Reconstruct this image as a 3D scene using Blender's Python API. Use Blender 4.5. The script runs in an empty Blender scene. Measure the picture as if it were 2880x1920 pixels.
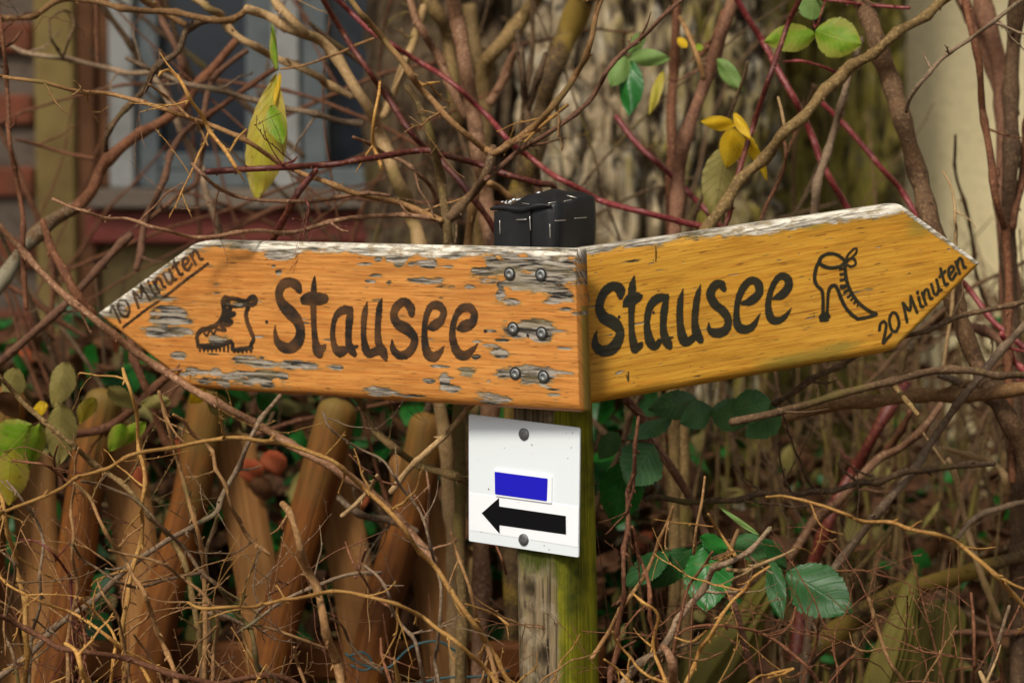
import bpy, math, random
import numpy as np
from mathutils import Vector, Matrix

# ------------------------------------------------------------------ camera, sky, sun, exposure
scene = bpy.context.scene
COL = scene.collection
R_ = math.radians
PITCH = R_(4.1)
CAM = Vector((0.0, 0.0, 1.55))
FPX = 2880 * 85.0 / 36.0
cam_data = bpy.data.cameras.new('camera')
cam_data.lens = 85.0
cam_data.sensor_width = 36.0
cam_data.clip_start = 0.05
cam_data.clip_end = 400.0
cam_data.dof.use_dof = True
cam_data.dof.focus_distance = 2.64
cam_data.dof.aperture_fstop = 4.5
cam = bpy.data.objects.new('camera', cam_data)
cam.location = CAM
cam.rotation_euler = (R_(90) - PITCH, 0, 0)
COL.objects.link(cam)
scene.camera = cam

SUN_EL, SUN_AZ = 46.0, 208.0      # azimuth: direction the light comes from, clockwise from +Y
world = bpy.data.worlds.new('World')
scene.world = world
world.use_nodes = True
wn = world.node_tree
wn.nodes.clear()
sky = wn.nodes.new('ShaderNodeTexSky')
sky.sky_type = 'NISHITA'
sky.sun_disc = False
sky.sun_elevation = R_(SUN_EL)
sky.sun_rotation = R_(SUN_AZ)
sky.dust_density = 4.0
sky.air_density = 1.0
hs = wn.nodes.new('ShaderNodeHueSaturation')      # overcast: the blue is washed out
hs.inputs['Saturation'].default_value = 0.16
bg = wn.nodes.new('ShaderNodeBackground')
bg.inputs['Strength'].default_value = 0.05
wo = wn.nodes.new('ShaderNodeOutputWorld')
wn.links.new(sky.outputs[0], hs.inputs['Color'])
wn.links.new(hs.outputs[0], bg.inputs['Color'])
wn.links.new(bg.outputs[0], wo.inputs['Surface'])

sun_d = bpy.data.lights.new('sun', 'SUN')
sun_d.energy = 1.5
sun_d.angle = R_(12)
sun_d.color = (1.0, 0.92, 0.78)
sun = bpy.data.objects.new('sun', sun_d)
sdir = Vector((math.sin(R_(SUN_AZ)) * math.cos(R_(SUN_EL)), math.cos(R_(SUN_AZ)) * math.cos(R_(SUN_EL)), math.sin(R_(SUN_EL))))
sun.rotation_euler = (-sdir).to_track_quat('-Z', 'Y').to_euler()
sun.location = (0, 0, 8)
COL.objects.link(sun)

scene.view_settings.view_transform = 'Standard'
scene.view_settings.look = 'None'
scene.view_settings.gamma = 1.0
scene.view_settings.exposure = 0.95
scene.view_settings.use_curve_mapping = False

rng = random.Random(7)
nrg = np.random.default_rng(11)

# ------------------------------------------------------------------ helpers
FWD = Vector((0, math.cos(PITCH), -math.sin(PITCH)))
UPV = Vector((0, math.sin(PITCH), math.cos(PITCH)))
RGT = Vector((1, 0, 0))

def at(x, y, d):
    """photo pixel (2880x1920) at distance d along the view axis -> world point"""
    return CAM + FWD * d + RGT * ((x - 1440) / FPX * d) + UPV * ((960 - y) / FPX * d)

def ray_plane(x, y, P, N):
    v = FWD + RGT * ((x - 1440) / FPX) + UPV * ((960 - y) / FPX)
    return CAM + v * ((P - CAM).dot(N) / v.dot(N))

# windows of the photograph used while measuring: name -> origin, scale to photo pixels
ZW = {'A': (0, 0, .43360), 'B': (860, 0, .43360), 'C': (1720, 0, .49320), 'D': (0, 1000, .58694), 'E': (700, 1100, .52288),
      'F': (1640, 1000, .58657), 'G': (2160, 900, .65041), 'L': (240, 620, .33164), 'M': (900, 620, .35714),
      'R': (1560, 540, .39531), 'Q': (2160, 540, .35714), 'H': (0, 0, 1.22449), 'S': (0, 0, 1.0),
      'W': (1280, 1120, .30612), 'K': (1340, 500, .17007)}
def zp(w, x, y):
    ox, oy, s = ZW[w]
    return ox + x * s, oy + y * s

def tag(o, label=None, cat=None, group=None, kind=None):
    if label: o['label'] = label
    if cat: o['category'] = cat
    if group: o['group'] = group
    if kind: o['kind'] = kind
    return o

def empty(name, loc, label=None, cat=None, group=None):
    o = bpy.data.objects.new(name, None)
    o.empty_display_size = 0.05
    o.location = loc
    COL.objects.link(o)
    return tag(o, label, cat, group)

def origin_of(o):
    p = Vector(o.location)
    while o.parent:
        o = o.parent
        p = p + Vector(o.location)
    return p

def link_mesh(name, verts, faces, mat, parent=None, smooth=True, attrs=None, uv=None):
    """verts in world coordinates; stored relative to the parent"""
    V = np.asarray(verts, dtype=np.float64).reshape(-1, 3)
    if parent is not None:
        V = V - np.array(origin_of(parent))
    me = bpy.data.meshes.new(name)
    if isinstance(faces, np.ndarray):
        nf, k = faces.shape
        me.vertices.add(len(V)); me.vertices.foreach_set('co', V.ravel())
        me.loops.add(nf * k); me.loops.foreach_set('vertex_index', faces.astype(np.int32).ravel())
        me.polygons.add(nf); me.polygons.foreach_set('loop_start', np.arange(0, nf * k, k, dtype=np.int32))
    else:
        me.from_pydata([tuple(v) for v in V], [], faces)
    me.update(calc_edges=True)
    me.validate()
    if smooth:
        me.polygons.foreach_set('use_smooth', [True] * len(me.polygons))
    for k, a in (attrs or {}).items():
        at_ = me.attributes.new(k, 'FLOAT', 'POINT')
        at_.data.foreach_set('value', np.asarray(a, dtype=np.float32))
    if uv is not None:
        U = np.asarray(uv, dtype=np.float32)
        at_ = me.attributes.new('st', 'FLOAT_VECTOR', 'POINT')
        at_.data.foreach_set('vector', np.hstack([U, np.zeros((len(U), 1), np.float32)]).ravel())
    if mat: me.materials.append(mat)
    o = bpy.data.objects.new(name, me)
    COL.objects.link(o)
    if parent is not None: o.parent = parent
    return o

class MB:
    """collects shapes for ONE mesh object"""
    def __init__(s): s.v, s.f = [], []
    def add(s, v, f):
        n = len(s.v); s.v += [tuple(p) for p in v]; s.f += [tuple(i + n for i in q) for q in f]
    def box(s, c, sx, sy, sz, M=None, bev=0.0):
        M = M or Matrix.Identity(3)
        c = Vector(c); hx, hy, hz = sx / 2, sy / 2, sz / 2
        if bev <= 0:
            vs = [c + M @ Vector((x * hx, y * hy, z * hz)) for x in (-1, 1) for y in (-1, 1) for z in (-1, 1)]
            s.add(vs, [(0, 1, 3, 2), (4, 6, 7, 5), (0, 4, 5, 1), (2, 3, 7, 6), (0, 2, 6, 4), (1, 5, 7, 3)])
        else:   # chamfered along the local Y faces
            b = bev; prof = [(hx - b, -hz), (hx, -hz + b), (hx, hz - b), (hx - b, hz), (-hx + b, hz), (-hx, hz - b), (-hx, -hz + b), (-hx + b, -hz)]
            k = (1 - b / max(hx, 1e-6)), (1 - b / max(hz, 1e-6))
            rings = []
            for yy, sc in ((-hy, 1), (-hy + b, 0), (hy - b, 0), (hy, 1)):
                rings.append([c + M @ Vector((x * (k[0] if sc else 1), yy, z * (k[1] if sc else 1))) for x, z in prof])
            vs = [p for r in rings for p in r]; fs = []
            for j in range(3):
                for i in range(8):
                    fs.append((j * 8 + i, (j + 1) * 8 + i, (j + 1) * 8 + (i + 1) % 8, j * 8 + (i + 1) % 8))
            fs.append(tuple(range(8))); fs.append(tuple(reversed(range(24, 32))))
            s.add(vs, fs)
    def build(s, name, mat, parent=None, smooth=False):
        return link_mesh(name, s.v, s.f, mat, parent, smooth)

# value noise in numpy
_lat = nrg.random((64, 64, 64)).astype(np.float32)
def vnoise(x, y, z=0.0):
    x, y, z = np.broadcast_arrays(np.asarray(x, float), np.asarray(y, float), np.asarray(z, float))
    xi, yi, zi = np.floor(x).astype(int), np.floor(y).astype(int), np.floor(z).astype(int)
    fx, fy, fz = x - xi, y - yi, z - zi
    fx, fy, fz = (t * t * (3 - 2 * t) for t in (fx, fy, fz))
    r = 0
    for a in (0, 1):
        for b in (0, 1):
            for c in (0, 1):
                w = (fx if a else 1 - fx) * (fy if b else 1 - fy) * (fz if c else 1 - fz)
                r = r + w * _lat[(xi + a) % 64, (yi + b) % 64, (zi + c) % 64]
    return r
def fbm(x, y, z=0.0, o=4):
    r, a, t = 0, 0.5, 0
    for i in range(o):
        r = r + a * vnoise(x * 2 ** i + 13.7 * i, y * 2 ** i + 5.1 * i, np.asarray(z) * 2 ** i + 3.3 * i); t += a; a *= .5
    return r / t

def catmull(P, step):
    """resample a polyline (n,k array) smoothly; first three columns are position"""
    P = np.asarray(P, float)
    if len(P) == 2: P = np.vstack([P[0], (P[0] + P[1]) / 2, P[1]])
    Q = np.vstack([2 * P[0] - P[1], P, 2 * P[-1] - P[-2]])
    out = []
    for i in range(1, len(Q) - 2):
        L = np.linalg.norm(Q[i + 1][:3] - Q[i][:3])
        n = max(1, int(math.ceil(L / step)))
        t = (np.arange(n) / n)[:, None]
        a, b, c, d = Q[i - 1], Q[i], Q[i + 1], Q[i + 2]
        out.append(.5 * ((2 * b) + (c - a) * t + (2 * a - 5 * b + 4 * c - d) * t ** 2 + (3 * b - a - 3 * c + d) * t ** 3))
    out.append(P[-1:])
    return np.vstack(out)

def tube_geo(pts, rad, sides=8, cap=True, wob=.06, seed=0, node=0.0, buds=0.0, thorns=0.0, flat_end=False, shoots=0.0):
    """swept tube through world pts -> (verts, faces). node: spacing of swellings, buds/thorns: size factors"""
    r_ = random.Random(seed)
    P = np.hstack([np.asarray(pts, float), np.asarray(rad, float)[:, None]])
    rm = float(np.mean(rad))
    S = catmull(P, max(2.2 * rm, .006))
    C, rr = S[:, :3].copy(), np.maximum(S[:, 3], .0003)
    n = len(C)
    seg = np.r_[0, np.cumsum(np.linalg.norm(np.diff(C, axis=0), axis=1))]
    o3 = np.array([r_.uniform(0, 50) for _ in range(3)])
    jit = np.stack([vnoise(seg / (rm * 9 + .012), o3[k], k) - .5 for k in range(3)], 1)
    C += jit * rm * .5
    rr = rr * (1 + wob * 2 * (vnoise(seg / (rm * 4 + .002), o3[0], 9) - .5))
    nodes = []
    if node > 0:
        s = node * r_.uniform(.3, 1)
        while s < seg[-1] - .004:
            nodes.append(s); s += node * r_.uniform(.6, 1.5)
        if len(nodes) > 2:
            zv = np.array([r_.gauss(0, 1) for _ in range(3)]); ch = C[-1] - C[0]; zv = np.cross(ch, zv); zv /= max(np.linalg.norm(zv), 1e-9)
            amp = min(.0035, rm * .9 + .0006)
            C += zv[None, :] * np.interp(seg, [0] + nodes + [seg[-1]], [0] + [amp * (1 if q % 2 else -1) * r_.uniform(.3, 1.2) for q in range(len(nodes))] + [0])[:, None]
    T = np.gradient(C, axis=0); T /= np.maximum(np.linalg.norm(T, axis=1), 1e-9)[:, None]
    ref = np.array([0, 0, 1.0]) if abs(T[0][2]) < .8 else np.array([1.0, 0, 0])
    Nn = np.cross(T[0], ref); Nn /= np.linalg.norm(Nn)
    Ns = []
    for i in range(n):
        Nn = Nn - T[i] * Nn.dot(T[i]); Nn /= max(np.linalg.norm(Nn), 1e-9); Ns.append(Nn.copy())
    Ns = np.array(Ns); Bs = np.cross(T, Ns)
    if node > 0:
        for s in nodes:
            rr = rr * (1 + .32 * np.exp(-((seg - s) / (rm * 1.6 + .001)) ** 2))
    ang = np.arange(sides) / sides * 2 * math.pi
    ring = np.cos(ang)[None, :, None] * Ns[:, None, :] + np.sin(ang)[None, :, None] * Bs[:, None, :]
    lump = 1 + wob * 1.6 * (vnoise(ang[None, :] * 1.3 + o3[1], seg[:, None] / (rm * 5 + .002), o3[2]) - .5)
    V = C[:, None, :] + ring * (rr[:, None] * lump)[:, :, None]
    V = V.reshape(-1, 3)
    i = np.arange(n - 1)[:, None] * sides; j = np.arange(sides)[None, :]; j2 = (j + 1) % sides
    F = np.stack([i + j, i + j2, i + sides + j2, i + sides + j], -1).reshape(-1, 4)
    vs, fs = [tuple(p) for p in V], [tuple(int(q) for q in f) for f in F]
    if cap:
        a = len(vs); tip = 0.15 if flat_end else .9
        vs.append(tuple(C[0] - T[0] * rr[0] * tip)); vs.append(tuple(C[-1] + T[-1] * rr[-1] * tip))
        for k in range(sides):
            fs.append((a, (k + 1) % sides, k)); fs.append((a + 1, (n - 1) * sides + k, (n - 1) * sides + (k + 1) % sides))
    def spike(s, length, base, lean, flat=1.0):
        k = int(np.searchsorted(seg, s)); k = min(max(k, 1), n - 2)
        an = r_.uniform(0, 2 * math.pi)
        d = math.cos(an) * Ns[k] + math.sin(an) * Bs[k]
        t = T[k] * (1 if lean > 0 else -1)
        ax = d * .8 + t * abs(lean); ax /= np.linalg.norm(ax)
        q = np.cross(ax, t); q /= max(np.linalg.norm(q), 1e-9); w = np.cross(q, ax)
        p0 = C[k] + d * rr[k] * .7
        b = len(vs)
        for (h, rw) in ((0, 1.0), (.45, .85), (.8, .42)):
            for m in range(5):
                e = m / 5 * 2 * math.pi
                vs.append(tuple(p0 + ax * length * h + (q * math.cos(e) * flat + w * math.sin(e)) * base * rw))
        vs.append(tuple(p0 + ax * length))
        for L_ in range(2):
            for m in range(5):
                fs.append((b + L_ * 5 + m, b + L_ * 5 + (m + 1) % 5, b + (L_ + 1) * 5 + (m + 1) % 5, b + (L_ + 1) * 5 + m))
        for m in range(5): fs.append((b + 10 + m, b + 10 + (m + 1) % 5, b + 15))
    if buds > 0:
        for s in nodes:
            if r_.random() < .8: spike(s, (rm * 1.7 + .0022) * buds, (rm * .45 + .0005) * buds, .8)
    if shoots > 0:
        for s in nodes:
            if r_.random() > shoots: continue
            k = min(max(int(np.searchsorted(seg, s)), 1), n - 2); an = r_.uniform(0, 6.283)
            d = np.cos(an) * Ns[k] + np.sin(an) * Bs[k]; d[1] *= .5; d = d * .8 + T[k] * r_.choice((-.5, .6, .8)); d /= np.linalg.norm(d)
            L = r_.uniform(.015, .075) * (1.6 if r_.random() < .2 else 1); q0 = C[k]; up = np.array([r_.gauss(0, .3), r_.gauss(0, .15), r_.gauss(.15, .3)])
            pp = [q0, q0 + d * L * .35, q0 + (d + up * .2) * L * .7, q0 + (d + up * .5) * L]; r0 = min(rr[k] * .5, .0016)
            v2, f2 = tube_geo(pp, [r0, r0 * .85, r0 * .65, r0 * .4], 5, True, .05, r_.randrange(10 ** 6), .016, 1.1, 0, False, .25 if L > .05 else 0)
            b0 = len(vs); vs.extend(v2); fs.extend(tuple(i_ + b0 for i_ in q_) for q_ in f2)
    if thorns > 0:
        s = .012
        while s < seg[-1]:
            spike(s, .0052 * thorns, .0017 * thorns, -.5, .5); s += r_.uniform(.012, .034)
    return vs, fs

# ------------------------------------------------------------------ materials
def newmat(name):
    m = bpy.data.materials.new(name); m.use_nodes = True
    nt = m.node_tree; nt.nodes.clear()
    out = nt.nodes.new('ShaderNodeOutputMaterial'); b = nt.nodes.new('ShaderNodeBsdfPrincipled')
    nt.links.new(b.outputs[0], out.inputs[0])
    return m, nt, b
class NT:
    def __init__(s, nt): s.nt = nt
    def n(s, t, **k):
        o = s.nt.nodes.new(t)
        for a, v in k.items(): setattr(o, a, v)
        return o
    def l(s, a, b): s.nt.links.new(a, b)
    def val(s, sock, v):
        if hasattr(v, 'node'): s.l(v, sock)
        else: sock.default_value = v
    def math(s, op, a, b=None, clamp=False):
        o = s.n('ShaderNodeMath', operation=op, use_clamp=clamp)
        s.val(o.inputs[0], a)
        if b is not None: s.val(o.inputs[1], b)
        return o.outputs[0]
    def mix(s, f, a, b, blend='MIX'):
        o = s.n('ShaderNodeMix', data_type='RGBA', blend_type=blend)
        s.val(o.inputs[0], f); s.val(o.inputs[6], a); s.val(o.inputs[7], b)
        return o.outputs[2]
    def noise(s, vec, scale, detail=4, rough=.55, dist=0.0):
        o = s.n('ShaderNodeTexNoise'); s.l(vec, o.inputs['Vector'])
        o.inputs['Scale'].default_value = scale; o.inputs['Detail'].default_value = detail
        o.inputs['Roughness'].default_value = rough; o.inputs['Distortion'].default_value = dist
        return o.outputs['Fac']
    def scl(s, vec, x, y, z):
        o = s.n('ShaderNodeMapping'); s.l(vec, o.inputs[0]); o.inputs['Scale'].default_value = (x, y, z); return o.outputs[0]
    def rmp(s, f, a, b, lo=0.0, hi=1.0):
        o = s.n('ShaderNodeMapRange', clamp=True); s.val(o.inputs[0], f)
        o.inputs[1].default_value = a; o.inputs[2].default_value = b; o.inputs[3].default_value = lo; o.inputs[4].default_value = hi
        return o.outputs[0]
    def attr(s, name, vec=False):
        o = s.n('ShaderNodeAttribute'); o.attribute_name = name
        return o.outputs['Vector'] if vec else o.outputs['Fac']
    def bump(s, h, strength, dist):
        o = s.n('ShaderNodeBump'); s.l(h, o.inputs['Height']); o.inputs['Strength'].default_value = strength
        o.inputs['Distance'].default_value = dist; return o.outputs[0]
def c4(c): return (c[0], c[1], c[2], 1.0)

def bark(name, ca, cb, cc=None, lich=None, lich_amt=.0, scale=1.0, rough=.75, bump=.5, spec=.3, tint=(1, 1, 1)):
    """twig / branch bark: two tones, flecks, optional lichen or moss"""
    m, nt, b = newmat(name); g = NT(nt)
    ca, cb, cc, lich = ([x * w * q for x, w, q in zip(c, tint, (.92, .80, .66))] if c else None for c in (ca, cb, cc, lich))
    geo = g.n('ShaderNodeNewGeometry'); pos = geo.outputs['Position']
    info = g.n('ShaderNodeObjectInfo')
    n1 = g.noise(pos, 30 * scale, 4); n2 = g.noise(pos, 230 * scale, 5, .7); n3 = g.noise(pos, 9 * scale, 3)
    col = g.mix(g.rmp(n1, .36, .64), c4(ca), c4(cb))
    if cc: col = g.mix(g.rmp(n2, .52, .64), col, c4(cc))
    col = g.mix(g.math('MULTIPLY', g.rmp(n2, .3, .46, 1, 0), .6), col, c4([x * .35 for x in ca]))
    if lich: col = g.mix(g.math('MULTIPLY', g.rmp(g.math('ADD', n3, g.math('MULTIPLY', n2, .35)), .80 - lich_amt * .4, .88 - lich_amt * .4), .9), col, c4(lich))
    hsv = g.n('ShaderNodeHueSaturation'); g.l(col, hsv.inputs['Color'])
    g.l(g.rmp(info.outputs['Random'], 0, 1, .75, 1.3), hsv.inputs['Value'])
    g.l(hsv.outputs[0], b.inputs['Base Color'])
    b.inputs['Roughness'].default_value = rough
    b.inputs['Specular IOR Level'].default_value = spec
    g.l(g.bump(n2, bump * 1.5, .002), b.inputs['Normal'])
    return m

M = {}
M['tan']     = bark('bark_tan', (.30, .19, .10), (.42, .28, .15), (.55, .42, .27), (.20, .17, .07), .08, tint=(.72, .64, .52))
M['yellow']  = bark('bark_yellow_twig', (.42, .24, .08), (.58, .38, .14), (.66, .48, .22), None, 0, 1.2, .6, tint=(.86, .80, .66))
M['pink']    = bark('bark_pinkish', (.25, .145, .095), (.36, .235, .165), (.54, .42, .33), None, 0, 1.0, .65, tint=(.74, .66, .58))
M['grey']    = bark('bark_grey', (.25, .19, .15), (.36, .29, .23), (.5, .44, .36), (.30, .30, .20), .05, tint=(.72, .68, .62))
M['pale']    = bark('bark_pale', (.44, .33, .20), (.56, .44, .29), (.66, .57, .42), (.28, .24, .11), .10, tint=(.80, .74, .62))
M['dark']    = bark('bark_dark', (.075, .048, .028), (.14, .09, .05), (.22, .16, .10), (.12, .10, .03), .12)
M['olive']   = bark('bark_olive', (.125, .085, .034), (.20, .14, .06), (.32, .25, .12), (.17, .145, .035), .15)
M['redbrown']= bark('bark_redbrown', (.105, .042, .022), (.18, .078, .040), (.25, .135, .078), None, 0)
M['crimson'] = bark('bark_crimson', (.17, .022, .030), (.25, .040, .052), (.33, .13, .11), None, 0, .8, .45, .25, .5)
M['darkred'] = bark('bark_darkred', (.085, .015, .014), (.14, .028, .022), (.22, .09, .045), None, 0, .8, .5, .3, .5)
M['purple']  = bark('bark_purplebrown', (.15, .085, .065), (.23, .14, .105), (.31, .205, .155), None, 0, tint=(.85, .75, .66))
M['mossy']   = bark('bark_mossy', (.055, .036, .018), (.11, .075, .035), (.22, .16, .07), (.26, .19, .035), .30)
M['lichen']  = bark('bark_lichen', (.16, .10, .06), (.24, .15, .085), (.40, .38, .32), (.42, .45, .40), .42, tint=(.6, .58, .52))
M['stemdead']= bark('dead_stems', (.07, .046, .020), (.14, .095, .044), (.24, .18, .085), (.13, .115, .025), .25)
M['brown']   = bark('bark_brown', (.075, .044, .024), (.145, .09, .05), (.22, .15, .09), None, 0)

def board_mat(name, ca, cb, cc, gold=0.0):
    """varnished softwood, weathered to grey where the attribute 'wear' is high"""
    m, nt, b = newmat(name); g = NT(nt)
    st = g.attr('st', True); wear = g.attr('wear'); alg = g.attr('algae'); pale = g.attr('pale')
    big = g.noise(g.scl(st, 5, 16, 1), 1.0, 3)
    grain = g.noise(g.scl(st, 12, 280, 1), 1.0, 5, .65, .4)
    fine = g.noise(g.scl(st, 30, 900, 1), 1.0, 4, .6)
    pore = g.noise(g.scl(st, 44, 400, 1), 1.0, 3, .55)
    brkn = g.noise(g.scl(st, 75, 230, 1), 1.0, 4, .6)
    col = g.mix(g.rmp(big, .3, .7), c4(ca), c4(cb))
    col = g.mix(g.math('MULTIPLY', g.rmp(grain, .44, .60), .75), col, c4(cc))
    wv = g.noise(g.scl(st, 3.5, 52, 1), 1.0, 2, .5, 1.4)
    col = g.mix(g.math('MULTIPLY', g.rmp(wv, .5, .62), .35), col, c4([x * .62 for x in ca]))
    stn = g.noise(g.scl(st, 11, 26, 1), 1.0, 5, .6, .6)
    col = g.mix(g.math('MULTIPLY', g.rmp(stn, .50, .70), .4), col, c4([ca[0] * .52, ca[1] * .45, ca[2] * .45]))
    hair = g.noise(g.scl(st, 14, 420, 1), 1.0, 3, .6, .2)
    col = g.mix(g.math('MULTIPLY', g.rmp(hair, .36, .44, 1, 0), .55), col, c4([ca[0] * .38, ca[1] * .30, ca[2] * .3]))
    col = g.mix(g.math('MULTIPLY', g.rmp(pore, .30, .39, 1, 0), .8), col, (.13, .05, .014, 1))
    # weathered wood
    wg = g.noise(g.scl(st, 20, 230, 1), 1.0, 4, .7, .5)
    wb = g.noise(g.scl(st, 18, 60, 1), 1.0, 3)
    grey = g.mix(g.rmp(wg, .43, .57), (.028, .023, .018, 1), (.37, .32, .26, 1))
    grey = g.mix(g.math('MULTIPLY', g.rmp(wb, .48, .66), .6), grey, (.22, .17, .075, 1))
    wm = g.noise(g.scl(st, 60, 130, 1), 1.0, 4, .65)
    white = g.mix(g.rmp(wg, .36, .56), (.09, .07, .045, 1), (.80, .74, .62, 1))
    white = g.mix(g.math('MULTIPLY', g.rmp(wm, .50, .62), .8), white, (.26, .19, .10, 1))
    grey = g.mix(pale, grey, white)
    brk = g.math('ADD', wear, g.math('MULTIPLY', g.math('SUBTRACT', fine, .5), .6))
    brk = g.math('ADD', brk, g.math('MULTIPLY', g.math('SUBTRACT', brkn, .5), 1.3))
    wf = g.rmp(brk, .44, .60)
    rim = g.math('MULTIPLY', g.rmp(brk, .28, .44), g.rmp(brk, .47, .60, 1, 0))
    col = g.mix(g.math('MULTIPLY', rim, .6), col, (.20, .15, .045, 1))
    col = g.mix(g.math('MULTIPLY', g.rmp(g.math('ADD', alg, g.math('MULTIPLY', fine, .35)), .5, .95), .75), col, (.17, .165, .03, 1))
    col = g.mix(wf, col, grey)
    g.l(col, b.inputs['Base Color'])
    g.l(g.rmp(wf, 0, 1, .5, .92), b.inputs['Roughness'])
    b.inputs['Specular IOR Level'].default_value = .25
    hgt = g.math('ADD', g.math('MULTIPLY', g.math('SUBTRACT', 1.0, wf), .9), g.math('MULTIPLY', wg, wf))
    hgt = g.math('ADD', hgt, g.math('MULTIPLY', grain, .25))
    g.l(g.bump(hgt, .9, .0014), b.inputs['Normal'])
    return m
M['board_l'] = board_mat('varnished_board_orange', (.57, .235, .048), (.68, .305, .075), (.48, .16, .028))
M['board_r'] = board_mat('varnished_board_golden', (.58, .285, .026), (.66, .345, .045), (.49, .20, .018))

def paint_mat(name, dark, brown, amt):
    """hand painted strokes: opaque where thick, grain shows through where thin"""
    m, nt, b = newmat(name); g = NT(nt)
    st = g.attr('st', True); a = g.attr('alpha'); w = g.attr('wear')
    bl = g.noise(g.scl(st, 26, 40, 1), 1.0, 3); gr = g.noise(g.scl(st, 30, 520, 1), 1.0, 4, .6)
    col = g.mix(g.math('MULTIPLY', g.rmp(bl, .42, .66), amt), c4(dark), c4(brown))
    col = g.mix(g.math('MULTIPLY', g.rmp(gr, .56, .72), .5 * amt + .12), col, c4(brown))
    g.l(col, b.inputs['Base Color']); b.inputs['Roughness'].default_value = .42
    tr = g.n('ShaderNodeBsdfTransparent'); mx = g.n('ShaderNodeMixShader')
    f = g.math('SUBTRACT', a, g.math('MULTIPLY', g.rmp(g.math('ADD', w, g.math('MULTIPLY', g.math('SUBTRACT', gr, .5), 1.4)), .45, .9), .75), True)
    f = g.math('MULTIPLY', f, g.rmp(gr, .70, .78, 1, .55))
    g.l(f, mx.inputs[0]); g.l(tr.outputs[0], mx.inputs[1]); g.l(b.outputs[0], mx.inputs[2])
    g.l(mx.outputs[0], nt.nodes['Material Output'].inputs[0])
    return m
M['paint_l'] = paint_mat('brown_black_paint', (.015, .009, .004), (.12, .050, .014), .75)
M['paint_r'] = paint_mat('black_green_paint', (.015, .014, .006), (.045, .032, .008), .35)

def simple(name, col, rough=.5, metal=0.0, spec=.5, nscale=0, ncol=None, nlo=.5, nhi=.65, bump=0, bscale=200):
    m, nt, b = newmat(name); g = NT(nt)
    geo = g.n('ShaderNodeNewGeometry'); pos = geo.outputs['Position']
    c = c4(col)
    if ncol: c = g.mix(g.rmp(g.noise(pos, nscale, 4), nlo, nhi), c4(col), c4(ncol))
    g.val(b.inputs['Base Color'], c)
    b.inputs['Roughness'].default_value = rough; b.inputs['Metallic'].default_value = metal
    b.inputs['Specular IOR Level'].default_value = spec
    if bump: g.l(g.bump(g.noise(pos, bscale, 4), bump, .001), b.inputs['Normal'])
    return m
M['plate']   = simple('white_enamel_plate', (.78, .84, .88), .35, 0, .5, 900, (.45, .45, .42), .74, .80)
M['sticker'] = simple('white_reflective_sticker', (.89, .92, .97), .45)
M['blue']    = simple('blue_paint', (.012, .010, .52), .35, 0, .4, 380, (.75, .78, .85), .76, .80)
M['black']   = simple('black_print', (.004, .004, .005), .6, 0, .12)
M['nail']    = simple('galvanised_nail', (.17, .175, .18), .55, .6, .5, 300, (.08, .08, .085), .45, .65, .4, 500)
M['screw']   = simple('zinc_screw', (.30, .31, .30), .5, .85, .5, 400, (.25, .25, .24), .5, .7)
M['recess']  = simple('dark_recess', (.02, .017, .012), .9)
M['felt']    = simple('black_roofing_membrane', (.009, .0095, .011), .46, 0, .4, 35, (.016, .017, .019), .45, .7, .25, 300)
M['staple']  = simple('staple_wire', (.70, .66, .58), .35, .8)
M['dirt']    = simple('sawdust_dirt', (.55, .40, .20), .8)
M['drop']    = simple('melting_ice', (.85, .9, .95), .12, 0, .6)
M['teal']    = simple('teal_fence_wire', (.006, .05, .055), .5)

def post_mat():
    m, nt, b = newmat('weathered_post_wood'); g = NT(nt)
    tc = g.n('ShaderNodeTexCoord'); p = tc.outputs['Object']; side = g.attr('algae')
    gr = g.noise(g.scl(p, 210, 210, 2.6), 1.0, 4, .65, .3); fine = g.noise(g.scl(p, 420, 420, 7), 1.0, 4, .6)
    big = g.noise(p, 14, 4); mid = g.noise(p, 46, 4)
    wood = g.mix(g.rmp(gr, .36, .64), (.060, .044, .022, 1), (.27, .20, .115, 1))
    wood = g.mix(g.math('MULTIPLY', g.rmp(mid, .52, .7), .5), wood, (.42, .35, .24, 1))
    wood = g.mix(g.attr('knot'), wood, (.028, .018, .010, 1))
    crk = g.noise(g.scl(p, 95, 95, 2.2), 1.0, 3, .5, .2)
    wood = g.mix(g.math('MULTIPLY', g.rmp(crk, .30, .36, 1, 0), .85), wood, (.02, .014, .008, 1))
    moss = g.mix(g.rmp(fine, .35, .65), (.13, .13, .005, 1), (.33, .30, .012, 1))
    moss = g.mix(g.rmp(g.math('ADD', big, g.math('MULTIPLY', mid, .3)), .58, .82), moss, (.05, .06, .006, 1))
    f = g.rmp(g.math('ADD', side, g.math('MULTIPLY', g.math('SUBTRACT', g.math('ADD', big, g.math('MULTIPLY', gr, .5)), .75), 1.8)), .30, .70)
    g.l(g.mix(f, wood, moss), b.inputs['Base Color']); b.inputs['Roughness'].default_value = .85
    b.inputs['Specular IOR Level'].default_value = .2
    g.l(g.bump(g.math('ADD', gr, g.math('MULTIPLY', fine, .4)), .7, .0022), b.inputs['Normal'])
    return m
M['post'] = post_mat()

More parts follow.
